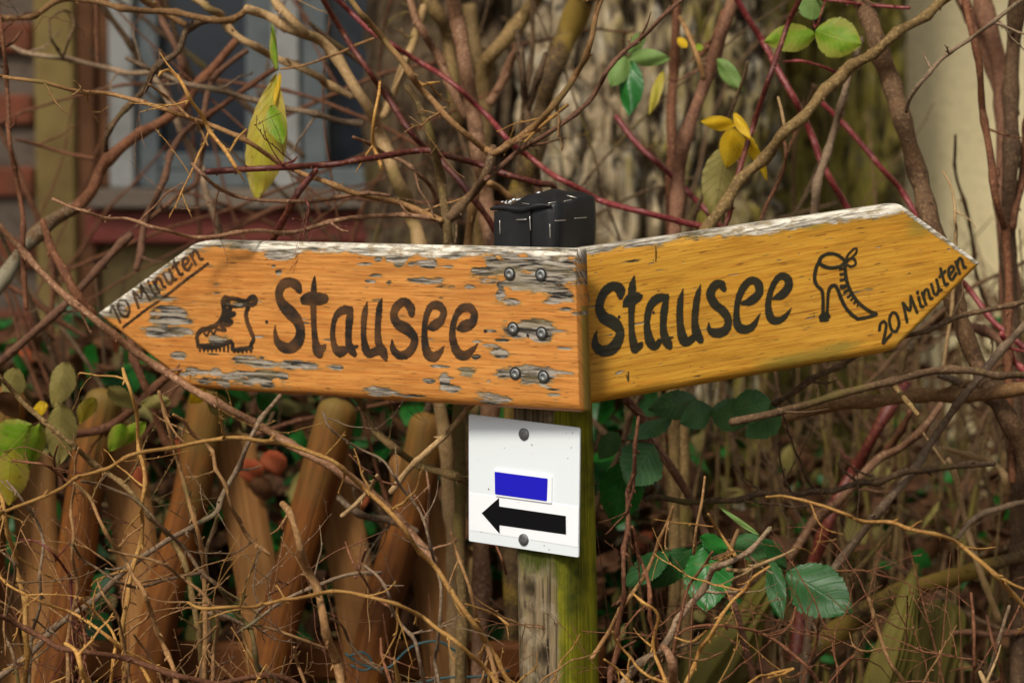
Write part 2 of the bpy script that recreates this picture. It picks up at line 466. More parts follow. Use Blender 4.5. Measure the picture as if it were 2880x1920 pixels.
def leaf_mat(name, ca, cb, vein, edge=None, rough=.42, spec=.45, trans=.25):
    m, nt, b = newmat(name); g = NT(nt)
    st = g.attr('st', True); sep = g.n('ShaderNodeSeparateXYZ'); g.l(st, sep.inputs[0])
    t, s = sep.outputs[0], g.math('ABSOLUTE', sep.outputs[1])
    geo = g.n('ShaderNodeNewGeometry'); pos = geo.outputs['Position']
    n1 = g.noise(pos, 45, 4); n2 = g.noise(pos, 260, 4)
    col = g.mix(g.rmp(n1, .38, .64), c4(ca), c4(cb))
    if edge: col = g.mix(g.rmp(g.math('ADD', s, g.math('MULTIPLY', g.math('SUBTRACT', n1, .5), 1.8)), .35, .8), col, c4(edge))
    col = g.mix(g.math('MULTIPLY', g.rmp(g.noise(pos, 120, 3), .66, .72), .7), col, c4((.16, .10, .03)))
    ph = g.math('FRACT', g.math('MULTIPLY', g.math('SUBTRACT', t, g.math('MULTIPLY', s, .26)), 8.0))
    v = g.rmp(g.math('ABSOLUTE', g.math('SUBTRACT', ph, .5)), .0, .09, 1, 0)
    mid = g.rmp(s, .0, .05, 1, 0)
    vv = g.math('MAXIMUM', v, mid)
    col = g.mix(g.math('MULTIPLY', vv, .45), col, c4(vein))
    g.l(col, b.inputs['Base Color']); b.inputs['Roughness'].default_value = rough
    b.inputs['Specular IOR Level'].default_value = spec
    tl = g.n('ShaderNodeBsdfTranslucent'); g.l(col, tl.inputs[0]); mx = g.n('ShaderNodeMixShader'); mx.inputs[0].default_value = trans
    g.l(b.outputs[0], mx.inputs[1]); g.l(tl.outputs[0], mx.inputs[2]); g.l(mx.outputs[0], nt.nodes['Material Output'].inputs[0])
    g.l(g.bump(g.math('ADD', g.math('MULTIPLY', vv, -.6), g.math('MULTIPLY', n2, .3)), .5, .0012), b.inputs['Normal'])
    return m
M['leaf_green']  = leaf_mat('bramble_leaf_green', (.014, .080, .013), (.030, .115, .026), (.08, .19, .06), None, .45, .4)
M['leaf_grey']   = leaf_mat('bramble_leaf_greygreen', (.055, .165, .050), (.095, .225, .075), (.17, .33, .13), None, .4)
M['leaf_dark']   = leaf_mat('bramble_leaf_dark', (.010, .115, .010), (.022, .165, .022), (.05, .22, .05), None, .35)
M['leaf_lime']   = leaf_mat('leaf_lime', (.17, .33, .012), (.30, .44, .03), (.50, .52, .12), (.34, .36, .05), .5, .3, .45)
M['leaf_pale']   = leaf_mat('leaf_pale_green', (.16, .28, .065), (.23, .36, .10), (.36, .46, .17), None, .55, .3, .35)
M['leaf_yellow'] = leaf_mat('leaf_yellow', (.75, .46, .010), (.80, .55, .03), (.60, .33, .01), (.62, .40, .02), .5, .3, .4)
M['leaf_ochre']  = leaf_mat('leaf_ochre', (.46, .35, .03), (.42, .42, .04), (.30, .22, .04), (.48, .38, .07), .55, .3, .35)
M['leaf_olive']  = leaf_mat('leaf_olive_dry', (.26, .22, .06), (.36, .30, .10), (.13, .09, .03), None, .6, .25, .25)
M['leaf_brown']  = leaf_mat('leaf_brown_dead', (.075, .032, .014), (.145, .066, .028), (.05, .026, .012), None, .7, .2, .15)
M['leaf_red']    = leaf_mat('leaf_red_dead', (.42, .09, .035), (.50, .14, .06), (.25, .06, .03), None, .65, .2, .2)

# ------------------------------------------------------------------ ground
def soil():
    m, nt, b = newmat('soil_leaf_litter'); g = NT(nt)
    geo = g.n('ShaderNodeNewGeometry'); p = geo.outputs['Position']
    n1 = g.noise(p, 3, 5); n2 = g.noise(p, 40, 5, .65)
    c = g.mix(g.rmp(n1, .35, .65), (.06, .042, .024, 1), (.10, .075, .035, 1))
    c = g.mix(g.rmp(n2, .5, .65), c, (.17, .10, .05, 1))
    g.l(c, b.inputs['Base Color']); b.inputs['Roughness'].default_value = .95
    g.l(g.bump(n2, .8, .02), b.inputs['Normal'])
    return m
gx = np.concatenate([[-150, -40, -12], np.linspace(-4, 4, 60), [12, 40, 150]]); gy = np.concatenate([[-150, -40, -10], np.linspace(-2, 7, 60), [14, 40, 150]])
X, Y = np.meshgrid(gx, gy, indexing='ij')
Zg = np.where((abs(X) < 4.1) & (Y > -2.1) & (Y < 7.1), .05 * (fbm(X * 1.3, Y * 1.3) - .5), 0) - .012
nx, ny = X.shape
ii = (np.arange(nx - 1)[:, None] * ny + np.arange(ny - 1)[None, :])
GF = np.stack([ii, ii + ny, ii + ny + 1, ii + 1], -1).reshape(-1, 4)
g_o = link_mesh('ground', np.stack([X, Y, Zg], -1).reshape(-1, 3), GF, soil())
tag(g_o, kind='structure')

# ------------------------------------------------------------------ house behind
def plaster():
    m, nt, b = newmat('cream_plaster'); g = NT(nt)
    geo = g.n('ShaderNodeNewGeometry'); p = geo.outputs['Position']
    n1 = g.noise(g.scl(p, 3, 3, 1.2), 1.0, 4); n2 = g.noise(p, 60, 5, .6)
    c = g.mix(g.rmp(n1, .35, .65), (.72, .60, .33, 1), (.78, .67, .40, 1))
    c = g.mix(g.math('MULTIPLY', g.rmp(n2, .5, .7), .4), c, (.40, .33, .17, 1))
    g.l(c, b.inputs['Base Color']); b.inputs['Roughness'].default_value = .9
    g.l(g.bump(n2, .5, .006), b.inputs['Normal'])
    return m
M['plaster'] = plaster()
M['brickm'] = simple('red_brick', (.24, .075, .040), .85, 0, .2, 14, (.15, .06, .035), .4, .65, .5, 60)
M['mortar'] = simple('mortar', (.17, .13, .10), .95, 0, .2, 40, (.11, .08, .06))
M['timber'] = simple('old_yellow_timber', (.30, .215, .075), .8, 0, .2, 9, (.20, .13, .045), .4, .65, .5, 50)
M['timber_b'] = simple('brown_timber', (.13, .055, .025), .8, 0, .2, 9, (.20, .09, .04), .4, .65)
M['winframe'] = simple('grey_white_window_paint', (.40, .40, .385), .6, 0, .3, 12, (.29, .28, .25), .45, .7)
M['wingrey'] = simple('blue_grey_window_paint', (.17, .195, .20), .6, 0, .3, 12, (.12, .14, .15), .45, .7)
M['sillred'] = simple('dark_red_sill_paint', (.24, .055, .040), .7, 0, .3, 10, (.17, .045, .03), .45, .7)
M['sillwood'] = simple('weathered_sill_wood', (.25, .20, .15), .8, 0, .2, 10, (.17, .13, .10), .45, .7)
def glass():
    m, nt, b = newmat('window_glass')
    b.inputs['Base Color'].default_value = (.012, .018, .028, 1); b.inputs['Roughness'].default_value = .06
    b.inputs['Specular IOR Level'].default_value = .6
    return m
M['glass'] = glass()
WY = 5.2      # distance of the wall
house = empty('house', (0.0, WY + .2, 0), 'cream plastered house wall with brick panel, timber post and old casement window behind the shrubs', 'house')
def wx(x): return (x - 1440) / FPX * WY * 1.0
def wz(y):   # height on the wall for a photo row
    v = (960 - y) / FPX
    d = FWD + UPV * v
    return CAM.z + d.z / d.y * WY
def wbox(name, x0, x1, y0, y1, front, back, mat, parent=house, bev=.004):
    """a box on the wall between photo columns x0..x1 and rows y0..y1, its face `front` metres proud of the wall"""
    b = MB(); X0, X1, Z1, Z0 = wx(x0), wx(x1), wz(y0), wz(y1)
    b.box(((X0 + X1) / 2, WY - (front - back) / 2 - back, (Z0 + Z1) / 2), X1 - X0, front - back, Z1 - Z0, None, bev)
    return b.build(name, mat, parent)
H = 1.22449
win_x0, win_x1, win_y1 = 228 * H, 872 * H, 432 * H
Xl, Xr, Zs = wx(win_x0), wx(win_x1), wz(win_y1)
ZT = 2.75
b = MB()   # plaster wall right of the window and below it
b.box(((Xr + 6) / 2, WY + .15, 2.0), 6 - Xr, .3, 4.0)
b.build('wall', M['plaster'], house)
b = MB(); b.box(((Xl + Xr) / 2, WY + .152, Zs / 2 - .06), Xr - Xl - .002, .3, Zs - .12); b.build('wall', simple('ochre_plaster', (.26, .19, .075), .9, 0, .2, 5, (.17, .12, .05), .4, .65, .4, 50), house)
b = MB(); b.box(((Xl + Xr) / 2, WY + .15, (ZT + 4) / 2), Xr - Xl - .002, .3, 4 - ZT); b.build('wall', M['plaster'], house)
b = MB(); b.box(((-6 + wx(185 * H)) / 2 + .0, WY + .16, 2.0), wx(185 * H) + 6, .28, 4.0); b.build('mortar_bed', M['mortar'], house)
bm_ = MB(); bm_.box((0, 0, 0), .235, .03, .065, None, .006)
bme = link_mesh('brick', bm_.v, bm_.f, M['brickm'], None, False); bdata = bme.data; bpy.data.objects.remove(bme)
nb = 0
for r in range(34):
    for c in range(7):
        z = .75 + r * .077; x = wx(88 * H) - .125 - c * .247 - (.12 if r % 2 else 0)
        o = bpy.data.objects.new('brick', bdata); COL.objects.link(o); o.parent = house
        o.location = Vector((x, WY + .017 - rng.uniform(0, .006), z)) - origin_of(house); nb += 1
def wpost(name, x0, x1, front, mat):
    b = MB(); b.box(((wx(x0) + wx(x1)) / 2, WY - front / 2 + .1, 2.0), wx(x1) - wx(x0), front + .2, 4.0, None, .006); return b.build(name, mat, house)
wpost('timber_post', 92 * H, 183 * H, .035, M['timber'])
wpost('timber_post', 183.6 * H, 227 * H, .022, M['timber_b'])
win = MB()   # casement window: outer frame
def frame_rects(mb, rects, y0, y1):
    for (x0, x1, z0, z1) in rects:
        mb.box(((x0 + x1) / 2, (y0 + y1) / 2, (z0 + z1) / 2), x1 - x0, y1 - y0, z1 - z0, None, .004)
fx = lambda q: wx(q * H)
fr = MB(); frame_rects(fr, [(fx(256), fx(312), Zs, ZT)], WY - .012, WY + .10)
window = fr.build('window', M['winframe'], house)
fr = MB(); frame_rects(fr, [(fx(228), fx(255), Zs, ZT)], WY - .004, WY + .10); fr.build('frame', M['timber_b'], window)
fr = MB(); frame_rects(fr, [(fx(313), fx(366), Zs, ZT)], WY + .012, WY + .10); fr.build('sash', M['wingrey'], window)
fr = MB(); frame_rects(fr, [(fx(566), fx(626), Zs, ZT)], WY + .014, WY + .10); fr.build('sash', M['wingrey'], window)
fr = MB(); frame_rects(fr, [(fx(627), fx(690), Zs, ZT)], WY - .002, WY + .10); fr.build('mullion', M['winframe'], window)
fr = MB(); frame_rects(fr, [(fx(691), fx(752), Zs, ZT)], WY + .013, WY + .10); fr.build('sash', M['wingrey'], window)
fr = MB(); frame_rects(fr, [(fx(367), fx(565), wz(392 * H), wz(352 * H)), (fx(367), fx(565), Zs, wz(393 * H))], WY + .016, WY + .10); fr.build('rail', M['wingrey'], window)
fr = MB(); frame_rects(fr, [(fx(753), fx(872), Zs, wz(385 * H))], WY + .017, WY + .10); fr.build('rail', M['wingrey'], window)
for (x0, x1) in ((fx(366.5), fx(565.5)), (fx(752.5), fx(872))):
    fr = MB(); fr.box(((x0 + x1) / 2, WY + .075, (Zs + ZT) / 2), x1 - x0, .006, ZT - Zs - .01); fr.build('pane', M['glass'], window)
fr = MB(); fr.box(((Xl + Xr) / 2, WY + .02, Zs - .022), Xr - Xl + .02, .20, .042, None, .005); fr.build('sill', M['sillwood'], house)
fr = MB(); fr.box(((Xl + Xr) / 2, WY + .04, Zs - .081), Xr - Xl + .04, .17, .073, None, .006); fr.build('sill_board', M['sillred'], house)

b = MB(); b.box((0, WY - .05, 3.75), 12, 1.1, .06, Matrix.Rotation(R_(28), 3, 'X'), .01); b.build('shade_roof', M['timber_b'], house)  # unseen eave slab, added to darken the wall from above

# ------------------------------------------------------------------ old trees
def bark_mat(name, cols, moss, moss_lo):
    m, nt, b = newmat(name); g = NT(nt)
    tc = g.n('ShaderNodeTexCoord'); p = tc.outputs['Object']
    n1 = g.noise(g.scl(p, 36, 36, 8), 1.0, 5, .65, 1.0); n2 = g.noise(p, 5, 4); n3 = g.noise(p, 90, 4, .65)
    c = g.mix(g.rmp(n1, .43, .56), c4(cols[0]), c4(cols[1]))
    c = g.mix(g.math('MULTIPLY', g.rmp(g.noise(p, 17, 4, .6), .52, .66), .7), c, c4(cols[2]))
    c = g.mix(g.math('MULTIPLY', g.rmp(n1, .36, .44, 1, 0), .8), c, c4(cols[0]))
    f = g.rmp(g.math('ADD', g.attr('moss'), g.math('MULTIPLY', g.math('SUBTRACT', g.math('ADD', n2, g.math('MULTIPLY', n1, .6)), .8), 1.6)), moss_lo, moss_lo + .3)
    c = g.mix(g.math('MULTIPLY', f, g.rmp(n1, .38, .52)), c, c4(moss))
    g.l(c, b.inputs['Base Color']); b.inputs['Roughness'].default_value = .9; b.inputs['Specular IOR Level'].default_value = .2
    g.l(g.bump(n3, .7, .008), b.inputs['Normal'])
    return m
def trunk_tree(name, label, x0, x1, depth, mat, seed, ridge, mossdir, n=230, h=520):
    """x0,x1: photo columns of the trunk's outline; the bark's ridges are real relief"""
    P = at((x0 + x1) / 2, 500, depth); r = (x1 - x0) / 2 / FPX * depth
    root = empty(name, (P.x, P.y, 0), label, 'tree')
    zz = np.linspace(-.05, 2.9, h)[:, None]; th = np.linspace(0, 2 * math.pi, n, endpoint=False)[None, :]
    cx, cy = np.cos(th), np.sin(th)
    k = r / .3
    wig = (fbm(cx * 2 + seed, cy * 2, zz * 2.2) - .5) * 1.3
    a = th / (2 * math.pi) * 26 * k
    rid = np.abs(vnoise(cx * 9 * k + seed + wig, cy * 9 * k + seed + wig, zz * 4.2) - .5) * 2
    rid2 = np.abs(vnoise(cx * 22 * k + seed + wig * 2, cy * 22 * k, zz * 13 + 5) - .5) * 2
    plates = np.abs(vnoise(cx * 5 * k, cy * 5 * k + seed, zz * 11) - .5) * 2
    sm = lambda x, a, b_: (lambda t: t * t * (3 - 2 * t))(np.clip((x - a) / (b_ - a), 0, 1))
    bark_h = ridge * (sm(rid, .02, .36) * .9 + sm(rid2, .02, .4) * .4 + sm(plates, .0, .3) * .25)
    flare = 1 + .5 * np.exp(-np.maximum(zz, 0) / .18) * (.6 + .4 * np.sin(th * 5 + seed))
    rr = r * flare * (1 - .02 * zz) * (1 + .08 * (fbm(cx * 1.2 + seed, cy * 1.2, zz * .8) - .5)) + bark_h - ridge * .8
    V = np.stack([P.x + rr * cx, P.y + rr * cy, np.broadcast_to(zz, rr.shape)], -1).reshape(-1, 3)
    i = np.arange(h - 1)[:, None] * n; j = np.arange(n)[None, :]; j2 = (j + 1) % n
    F = np.stack([i + j, i + j2, i + n + j2, i + n + j], -1).reshape(-1, 4)
    moss = np.clip(.5 + .5 * (cx * mossdir[0] + cy * mossdir[1]), 0, 1) + 0 * zz
    link_mesh('trunk', V, F, mat, root, True, {'moss': moss.ravel()})
    # limbs and a bare winter crown above the picture
    r_ = random.Random(seed)
    for q in range(5):
        an = q * 1.256 + r_.uniform(-.4, .4); p = Vector((P.x, P.y, 2.75)); d = Vector((math.cos(an) * .5, math.sin(an) * .35 - .1, 1)).normalized()
        pts, rad = [p - d * .2], [r * .42]
        for s in range(6):
            p = p + d * .32; d = (d + Vector((r_.uniform(-.3, .3), r_.uniform(-.3, .3), r_.uniform(-.05, .25)))).normalized(); pts.append(p.copy()); rad.append(r * .42 * (1 - (s + 1) / 7))
        v, f = tube_geo(pts, rad, 10, True, .1, seed + q)
        link_mesh('limb', v, f, mat, root)
        for s in range(2, 6):
            pp = Vector(pts[s]); dd = Vector((r_.uniform(-1, 1), r_.uniform(-1, 1), r_.uniform(.1, .9))).normalized()
            v, f = tube_geo([pp, pp + dd * .25 + Vector((0, 0, .05)), pp + dd * .55 + Vector((0, 0, .12))], [rad[s] * .4, rad[s] * .25, .004], 6, True, .1, seed + q * 9 + s)
            link_mesh('branch', v, f, mat, root)
    return root
M['bark_old'] = bark_mat('furrowed_bark', ((.028, .018, .010), (.42, .325, .20), (.54, .48, .36)), (.17, .135, .025), .62)
M['bark_moss'] = bark_mat('mossy_bark', ((.030, .022, .010), (.30, .22, .085), (.36, .31, .16)), (.24, .20, .035), .52)
M['bark_darkbrown'] = bark_mat('dark_bark', ((.05, .033, .02), (.15, .10, .055), (.2, .15, .09)), (.10, .09, .02), .7)  # dark brown bark tones
trunk_tree('old_tree', 'thick old tree trunk with grey furrowed bark rising behind the black post cap', 1490, 2150, 4.35, M['bark_old'], 3, .055, (.6, -.3))
trunk_tree('mossy_tree', 'olive mossy tree trunk with stringy bark beside the cream house wall', 2010, 2520, 4.97, M['bark_moss'], 17, .036, (.3, -.7), 200)
trunk_tree('dark_tree', 'dark brown tree trunk between the casement window and the furrowed trunk', 1045, 1500, 4.6, M['bark_darkbrown'], 29, .032, (.1, -.4), 180)

# ------------------------------------------------------------------ crossed paling fence
def paling_mat(name, ca, cb, cc, moss=None, ml=.6):
    m, nt, b = newmat(name); g = NT(nt)
    tc = g.n('ShaderNodeTexCoord'); p = tc.outputs['Object']; st = g.attr('st', True)
    info = g.n('ShaderNodeObjectInfo')
    gr = g.noise(g.scl(st, 150, 6, 1), 1.0, 5, .65, .3); n2 = g.noise(p, 9, 3)
    c = g.mix(g.rmp(gr, .40, .60), c4(ca), c4(cb)); c = g.mix(g.math('MULTIPLY', g.rmp(n2, .45, .7), .7), c, c4(cc))
    ck = g.noise(g.scl(st, 95, 1.8, 1), 1.0, 3, .6, .2); c = g.mix(g.math('MULTIPLY', g.rmp(ck, .33, .40, 1, 0), .8), c, c4([x * .25 for x in ca]))
    if moss:
        sep = g.n('ShaderNodeSeparateXYZ'); g.l(st, sep.inputs[0])
        c = g.mix(g.rmp(g.math('ADD', g.math('MULTIPLY', n2, .6), sep.outputs[1]), ml, ml + .3), c, c4(moss))
    g.l(c, b.inputs['Base Color']); b.inputs['Roughness'].default_value = .7; b.inputs['Specular IOR Level'].default_value = .25
    g.l(g.bump(gr, .5, .0025), b.inputs['Normal'])
    return m
M['pal_orange'] = paling_mat('paling_orange', (.115, .036, .006), (.25, .085, .014), (.05, .016, .0035), (.20, .14, .03), 1.46)
M['pal_pale'] = paling_mat('paling_sawn_pale', (.26, .115, .032), (.34, .165, .052), (.19, .078, .02), (.34, .25, .08), 1.5)
M['pal_moss'] = paling_mat('paling_mossy', (.06, .04, .014), (.17, .12, .034), (.10, .08, .018), (.14, .12, .018), 1.2)
fence = empty('paling_fence', (-.45, 3.25, 0), 'lattice fence of crossed half-round orange wooden palings with rounded tops', 'fence')
def paling(pt, pb, w, depth, mat, half, seed, parent=fence, name='paling', pointed=False, facing=1, down=True, rag=.07):
    """half-round pale through photo points pt (top) and pb; carried on down to the ground"""
    a = at(pt[0], pt[1], depth); c = at(pb[0], pb[1], depth)
    a.y = c.y = at(1440, 1400, depth).y
    ax = (a - c).normalized()
    L = (a.z) / ax.z + .03 if down else (a - c).length
    w = w / FPX * depth
    side = Vector((ax.z, 0, -ax.x)); front = Vector((0, -1, 0))
    r_ = random.Random(seed); m = 14 if rag < .1 else 30
    if half: prof = [(math.cos(t) * w / 2, math.sin(t) * w * .50 * facing) for t in np.linspace(0, math.pi, m)]
    else:
        t_ = np.linspace(0, math.pi, m - 3)
        prof = [(w / 2, 0)] + [(math.cos(t) * w / 2, -math.sin(t) * w * .34) for t in t_[1:-1]] + [(-w / 2, 0), (-w / 4, .0004), (w / 4, .0004)]
        prof = [(x, y) for x, y in prof]
    k = len(prof); N = 52; V, st = [], []
    for i in range(N + 1):
        s = L * (i / 32) * .86 if i <= 32 else L * (.86 + .14 * math.sin((i - 32) / 20 * math.pi / 2))
        dt = L - s
        sc = 1.0 if dt > w * .42 else max(.03, 1 - (1 - dt / (w * .42)) ** 2.6) ** .5
        if pointed: sc = min(1, .10 + dt / (w * 2.6) + .14 * vnoise(dt * 60, seed, 3))
        wb = .004 * (vnoise(s * 6, seed, 1) - .5) * 2
        for (x, y) in prof:
            rad = 1 + rag * (vnoise(s * 14, x * 90 + seed, 2) - .5) + (rag - .07) * 1.6 * (vnoise(s * 4, x * 420 + seed, 7) - .5)
            V.append(a - ax * dt + side * (x * sc * rad + wb) + front * (y * rad * (sc ** .5)))
            st.append((x + seed * .37, s))
    F = []
    for i in range(N):
        for j in range(k):
            F.append((i * k + j, i * k + (j + 1) % k, (i + 1) * k + (j + 1) % k, (i + 1) * k + j))
    F.append(tuple(range(k))); F.append(tuple(N * k + q for q in reversed(range(k))))
    return link_mesh(name, V, F, mat, parent, True, None, st)
fd = 3.3
frontp = [((-210, 1080), (-330, 1920), 1), ((42, 1085), (-100, 1920), 1), ((300, 1088), (148, 1920), 1), ((598, 1096), (412, 1920), 1), ((958, 1118), (742, 1920), 1), ((1216, 1160), (1030, 1920), 2)]
for i, (t, bq, k) in enumerate(frontp):
    paling(t, bq, 108 if i < 4 else 112, fd, M['pal_orange'], True, i + 1)
backp = [((-120, 1110), (10, 1920)), ((98, 1270), (130, 1920)), ((330, 1180), (420, 1920)), ((655, 1215), (760, 1920)), ((930, 1240), (1040, 1920)), ((1150, 1260), (1260, 1920))]
for i, (t, bq) in enumerate(backp):
    paling(t, bq, 122, fd + .036, M['pal_pale'], False, 20 + i)
def rail(z, y, name='rail'):
    b = MB(); b.box((-.62, y, z), 1.5, .03, .055, None, .008); return b.build(name, M['pal_orange'], fence)
rail(.30, at(1440, 1400, fd + .036).y + .045); rail(.86, at(1440, 1400, fd + .036).y + .045)
# old broken pales right of the post
old = empty('broken_pale', (at(2480, 1700, 2.95).x, at(2480, 1700, 2.95).y, 0), 'leaning mossy olive fence pale with a splintered pointed top', 'fence pale')
paling((2582, 1585), (2480, 1920), 118, 2.95, M['pal_moss'], True, 51, old, 'pale', True, rag=.4)
old2 = empty('broken_pale', (at(2640, 1700, 3.05).x, at(2640, 1700, 3.05).y, 0), 'short upright rotten brown pale standing right beside the pointed one', 'fence pale')
paling((2655, 1690), (2628, 1920), 112, 3.06, M['pal_moss'], True, 57, old2, 'pale', False, rag=.45)
old3 = empty('broken_pale', (at(2060, 1700, 3.2).x, at(2060, 1700, 3.2).y, 0), 'wide leaning olive brown pale behind the large bramble leaves', 'fence pale')
paling((2190, 1590), (2010, 1920), 150, 3.2, M['pal_moss'], True, 61, old3, 'pale', True, rag=.4)

# ------------------------------------------------------------------ signpost
sp_c = at(1278 * H, 1300, 2.705)
signpost = empty('signpost', (sp_c.x, sp_c.y, 0), 'mossy wooden signpost with two painted pointer boards, black cap and white trail marker', 'signpost')
YA = R_(36)
def rotz(a): return Matrix.Rotation(a, 3, 'Z')
# post: rounded square section, rotated so its left front face carries the board
PS = .0755
def LEAN(z): return -.028 * (z - at(1278 * H, 1250 * H, 2.705).z)
def rsq(s, r, n=6):
    pts = []
    h = s / 2 - r
    for (sx, sy, a0) in ((1, 1, 0), (-1, 1, 90), (-1, -1, 180), (1, -1, 270)):
        for k in range(n):
            a = R_(a0 + 90 * k / (n - 1)); pts.append((sx * h + r * math.cos(a), sy * h + r * math.sin(a)))
    out = []
    for i, (x, y) in enumerate(pts):
        x2, y2 = pts[(i + 1) % len(pts)]; L = math.hypot(x2 - x, y2 - y); m = max(1, int(L / .004))
        for q in range(m): out.append((x + (x2 - x) * q / m, y + (y2 - y) * q / m))
    return out
prof = np.array(rsq(PS, .022, 9)); np_ = len(prof)
top_z = at(1278 * H, 470 * H, 2.705).z
zs = np.linspace(-.02, top_z - .006, 330)
Rz = np.array(rotz(-YA))[:2, :2]
knots = [(-.012, at(1240 * H, 1365 * H, 2.66).z), (.005, at(1210 * H, 1520 * H, 2.66).z), (-.02, .82), (.01, .6)]
V, alg, knt = [], [], []
for z in zs:
    tp_ = 1 - .07 * min(1, max(0, (z - (top_z - .13)) / .03))
    px, py = prof[:, 0] * tp_, prof[:, 1] * tp_
    fac = np.ones(np_)
    gr = (vnoise(px * 260 + 7, py * 260 + 3, z * 7) - .5) * .0022 + (vnoise(px * 90, py * 90, z * 4 + 5) - .5) * .003
    nrm = np.stack([px, py], 1) / np.maximum(np.hypot(px, py), 1e-6)[:, None]
    px, py = px + nrm[:, 0] * gr, py + nrm[:, 1] * gr
    kk = np.zeros(np_)
    for (kx, kz) in knots:
        kk = np.maximum(kk, np.where(prof[:, 1] < 0, np.exp(-(np.hypot((prof[:, 0] - kx) / .0085, (z - kz) / .011)) ** 3), 0))
        d = np.hypot((prof[:, 0] - kx) / .010, (z - kz) / .016); on = prof[:, 1] < -PS / 2 + .006
        py = py + np.where(on, .0035 * np.exp(-(d - .0) ** 2 * 3) - .003 * np.exp(-(d - 1.1) ** 2 * 8), 0)
    w = Rz @ np.stack([px, py])
    lean = LEAN(z)
    for k in range(np_): V.append((sp_c.x + w[0, k] + lean, sp_c.y + w[1, k], z))
    # algae grow on the right hand face and under the board
    a_ = np.clip((prof[:, 0] - PS / 2 + .016) / .012, 0, 1) + .55 * math.exp(-((z - (top_z - .33)) / .05) ** 2) + .15
    alg += list(a_); knt += list(kk)
nz = len(zs); i = np.arange(nz - 1)[:, None] * np_; j = np.arange(np_)[None, :]; j2 = (j + 1) % np_
F = [tuple(f) for f in np.stack([i + j, i + j2, i + np_ + j2, i + np_ + j], -1).reshape(-1, 4).tolist()] + [tuple((nz - 1) * np_ + q for q in range(np_))]
post = link_mesh('post', V, F, M['post'], signpost, True, {'algae': alg, 'knot': knt})
zk = top_z
def crackbox(): pass

# felt cap: membrane folded over the post top
cap_c = at(1253 * H, 500 * H, 2.705); cap_c.y = sp_c.y; cap_c.x = sp_c.x + LEAN(top_z - .03)
caps = .0815
zb, zt = at(1251 * H, 590 * H, 2.70).z, at(1251 * H, 468 * H, 2.70).z
cprof = np.array(rsq(1.0, .16, 7)); cn = len(cprof)
CR = np.array(rotz(-R_(38)))[:2, :2]
V = []
lev = []
for t in np.linspace(0, 1, 14): lev.append((zb + (zt - zb) * t, caps * (1.0 + .045 * math.sin(t * 2.6) - .02 * t ** 6), 0))
top_r = caps * (1.0 + .045 * math.sin(2.6) - .02)
for a in np.linspace(0, 1, 7)[1:]: lev.append((zt + .0045 * math.sin(a * math.pi / 2), top_r - .010 * (1 - math.cos(a * math.pi / 2)), 0))
dome0 = top_r - .010
for q in np.linspace(.9, .05, 14): lev.append((zt + .0045 + .011 * (1 - q ** 1.6), dome0 * q, 1))
for (z, s, dm) in lev:
    p = cprof * s
    bulge = 1 + .012 * np.sin(cprof[:, 0] * 9 + z * 60) * (0 if dm else 1)
    w = CR @ (p * bulge[:, None]).T
    for k in range(cn):
        dz = 0
        if z > zt - .002:   # the right rear corner stands higher, the left corner lower
            dz = .010 * (w[0, k] / caps) * 1.0 + .006 * (w[1, k] / caps) + .0012 * math.sin(w[0, k] * 210)
        V.append((cap_c.x + w[0, k], cap_c.y + w[1, k], z + dz))
nl = len(lev); i = np.arange(nl - 1)[:, None] * cn; j = np.arange(cn)[None, :]; j2 = (j + 1) % cn
F = [tuple(f) for f in np.stack([i + j, i + j2, i + cn + j2, i + cn + j], -1).reshape(-1, 4).tolist()] + [tuple((nl - 1) * cn + q for q in range(cn))]
capo = link_mesh('felt_cap', V, F, M['felt'], signpost, True)
# left flap folded over the side, and a lip under the fold
fn = Vector((-math.sin(R_(38)), -math.cos(R_(38)), 0)); fu = Vector((math.cos(R_(38)), -math.sin(R_(38)), 0))
fn2 = Vector((math.cos(R_(38)), -math.sin(R_(38)), 0)); 
def cap_pt(u, z, out=.0):   # on the left front face; u from -.5 to .5
    return Vector((cap_c.x, cap_c.y, 0)) + fu * (u * caps) + fn * (caps * .5 * 1.045 + out) + Vector((0, 0, z))
fl = MB()
gv, gf = [], []
for a in range(9):
    for c in range(7):
        u = -.50 + .62 * a / 8; z = zt - .006 - .012 * (u) * 0 + (-.050 * c / 6)
        gv.append(cap_pt(u, z + .004 * (u), .0022 + .0012 * math.sin(a * .8) + (.0012 if c == 6 else 0)))
for a in range(8):
    for c in range(6): gf.append((a * 7 + c, (a + 1) * 7 + c, (a + 1) * 7 + c + 1, a * 7 + c + 1))
link_mesh('flap', gv, gf, M['felt'], capo)
lip, rad = [], []
for a in range(10):
    u = -.54 + .98 * a / 9; lip.append(cap_pt(u, zt - .0035 + .0035 * u + .0015 * math.sin(a), .0028 - .003 * max(0, a - 7) / 2)); rad.append(.0030 if 0 < a < 8 else .0018)
v, f = tube_geo(lip, rad, 8, True, .15, 5); link_mesh('fold', v, f, M['felt'], capo)
def staple(p, q, name='staple', parent=capo):
    p, q = Vector(p), Vector(q); d = (q - p).normalized(); L = (q - p).length
    v, f = tube_geo([p, p + d * L * .5, q], [.00055] * 3, 6, True, 0, 1); return link_mesh(name, v, f, M['staple'], parent)
Pl = cap_pt(0, 0, .0042); Pr = Vector((cap_c.x, cap_c.y, 0)) + fn2 * (caps * .5 * 1.045 + .0022)
def onp(zx, zy, P, N): x, y = zp('K', zx, zy); return ray_plane(x, y, P, N)
fnr = Vector((math.cos(R_(38)) * 1.0, -math.sin(R_(38)), 0))
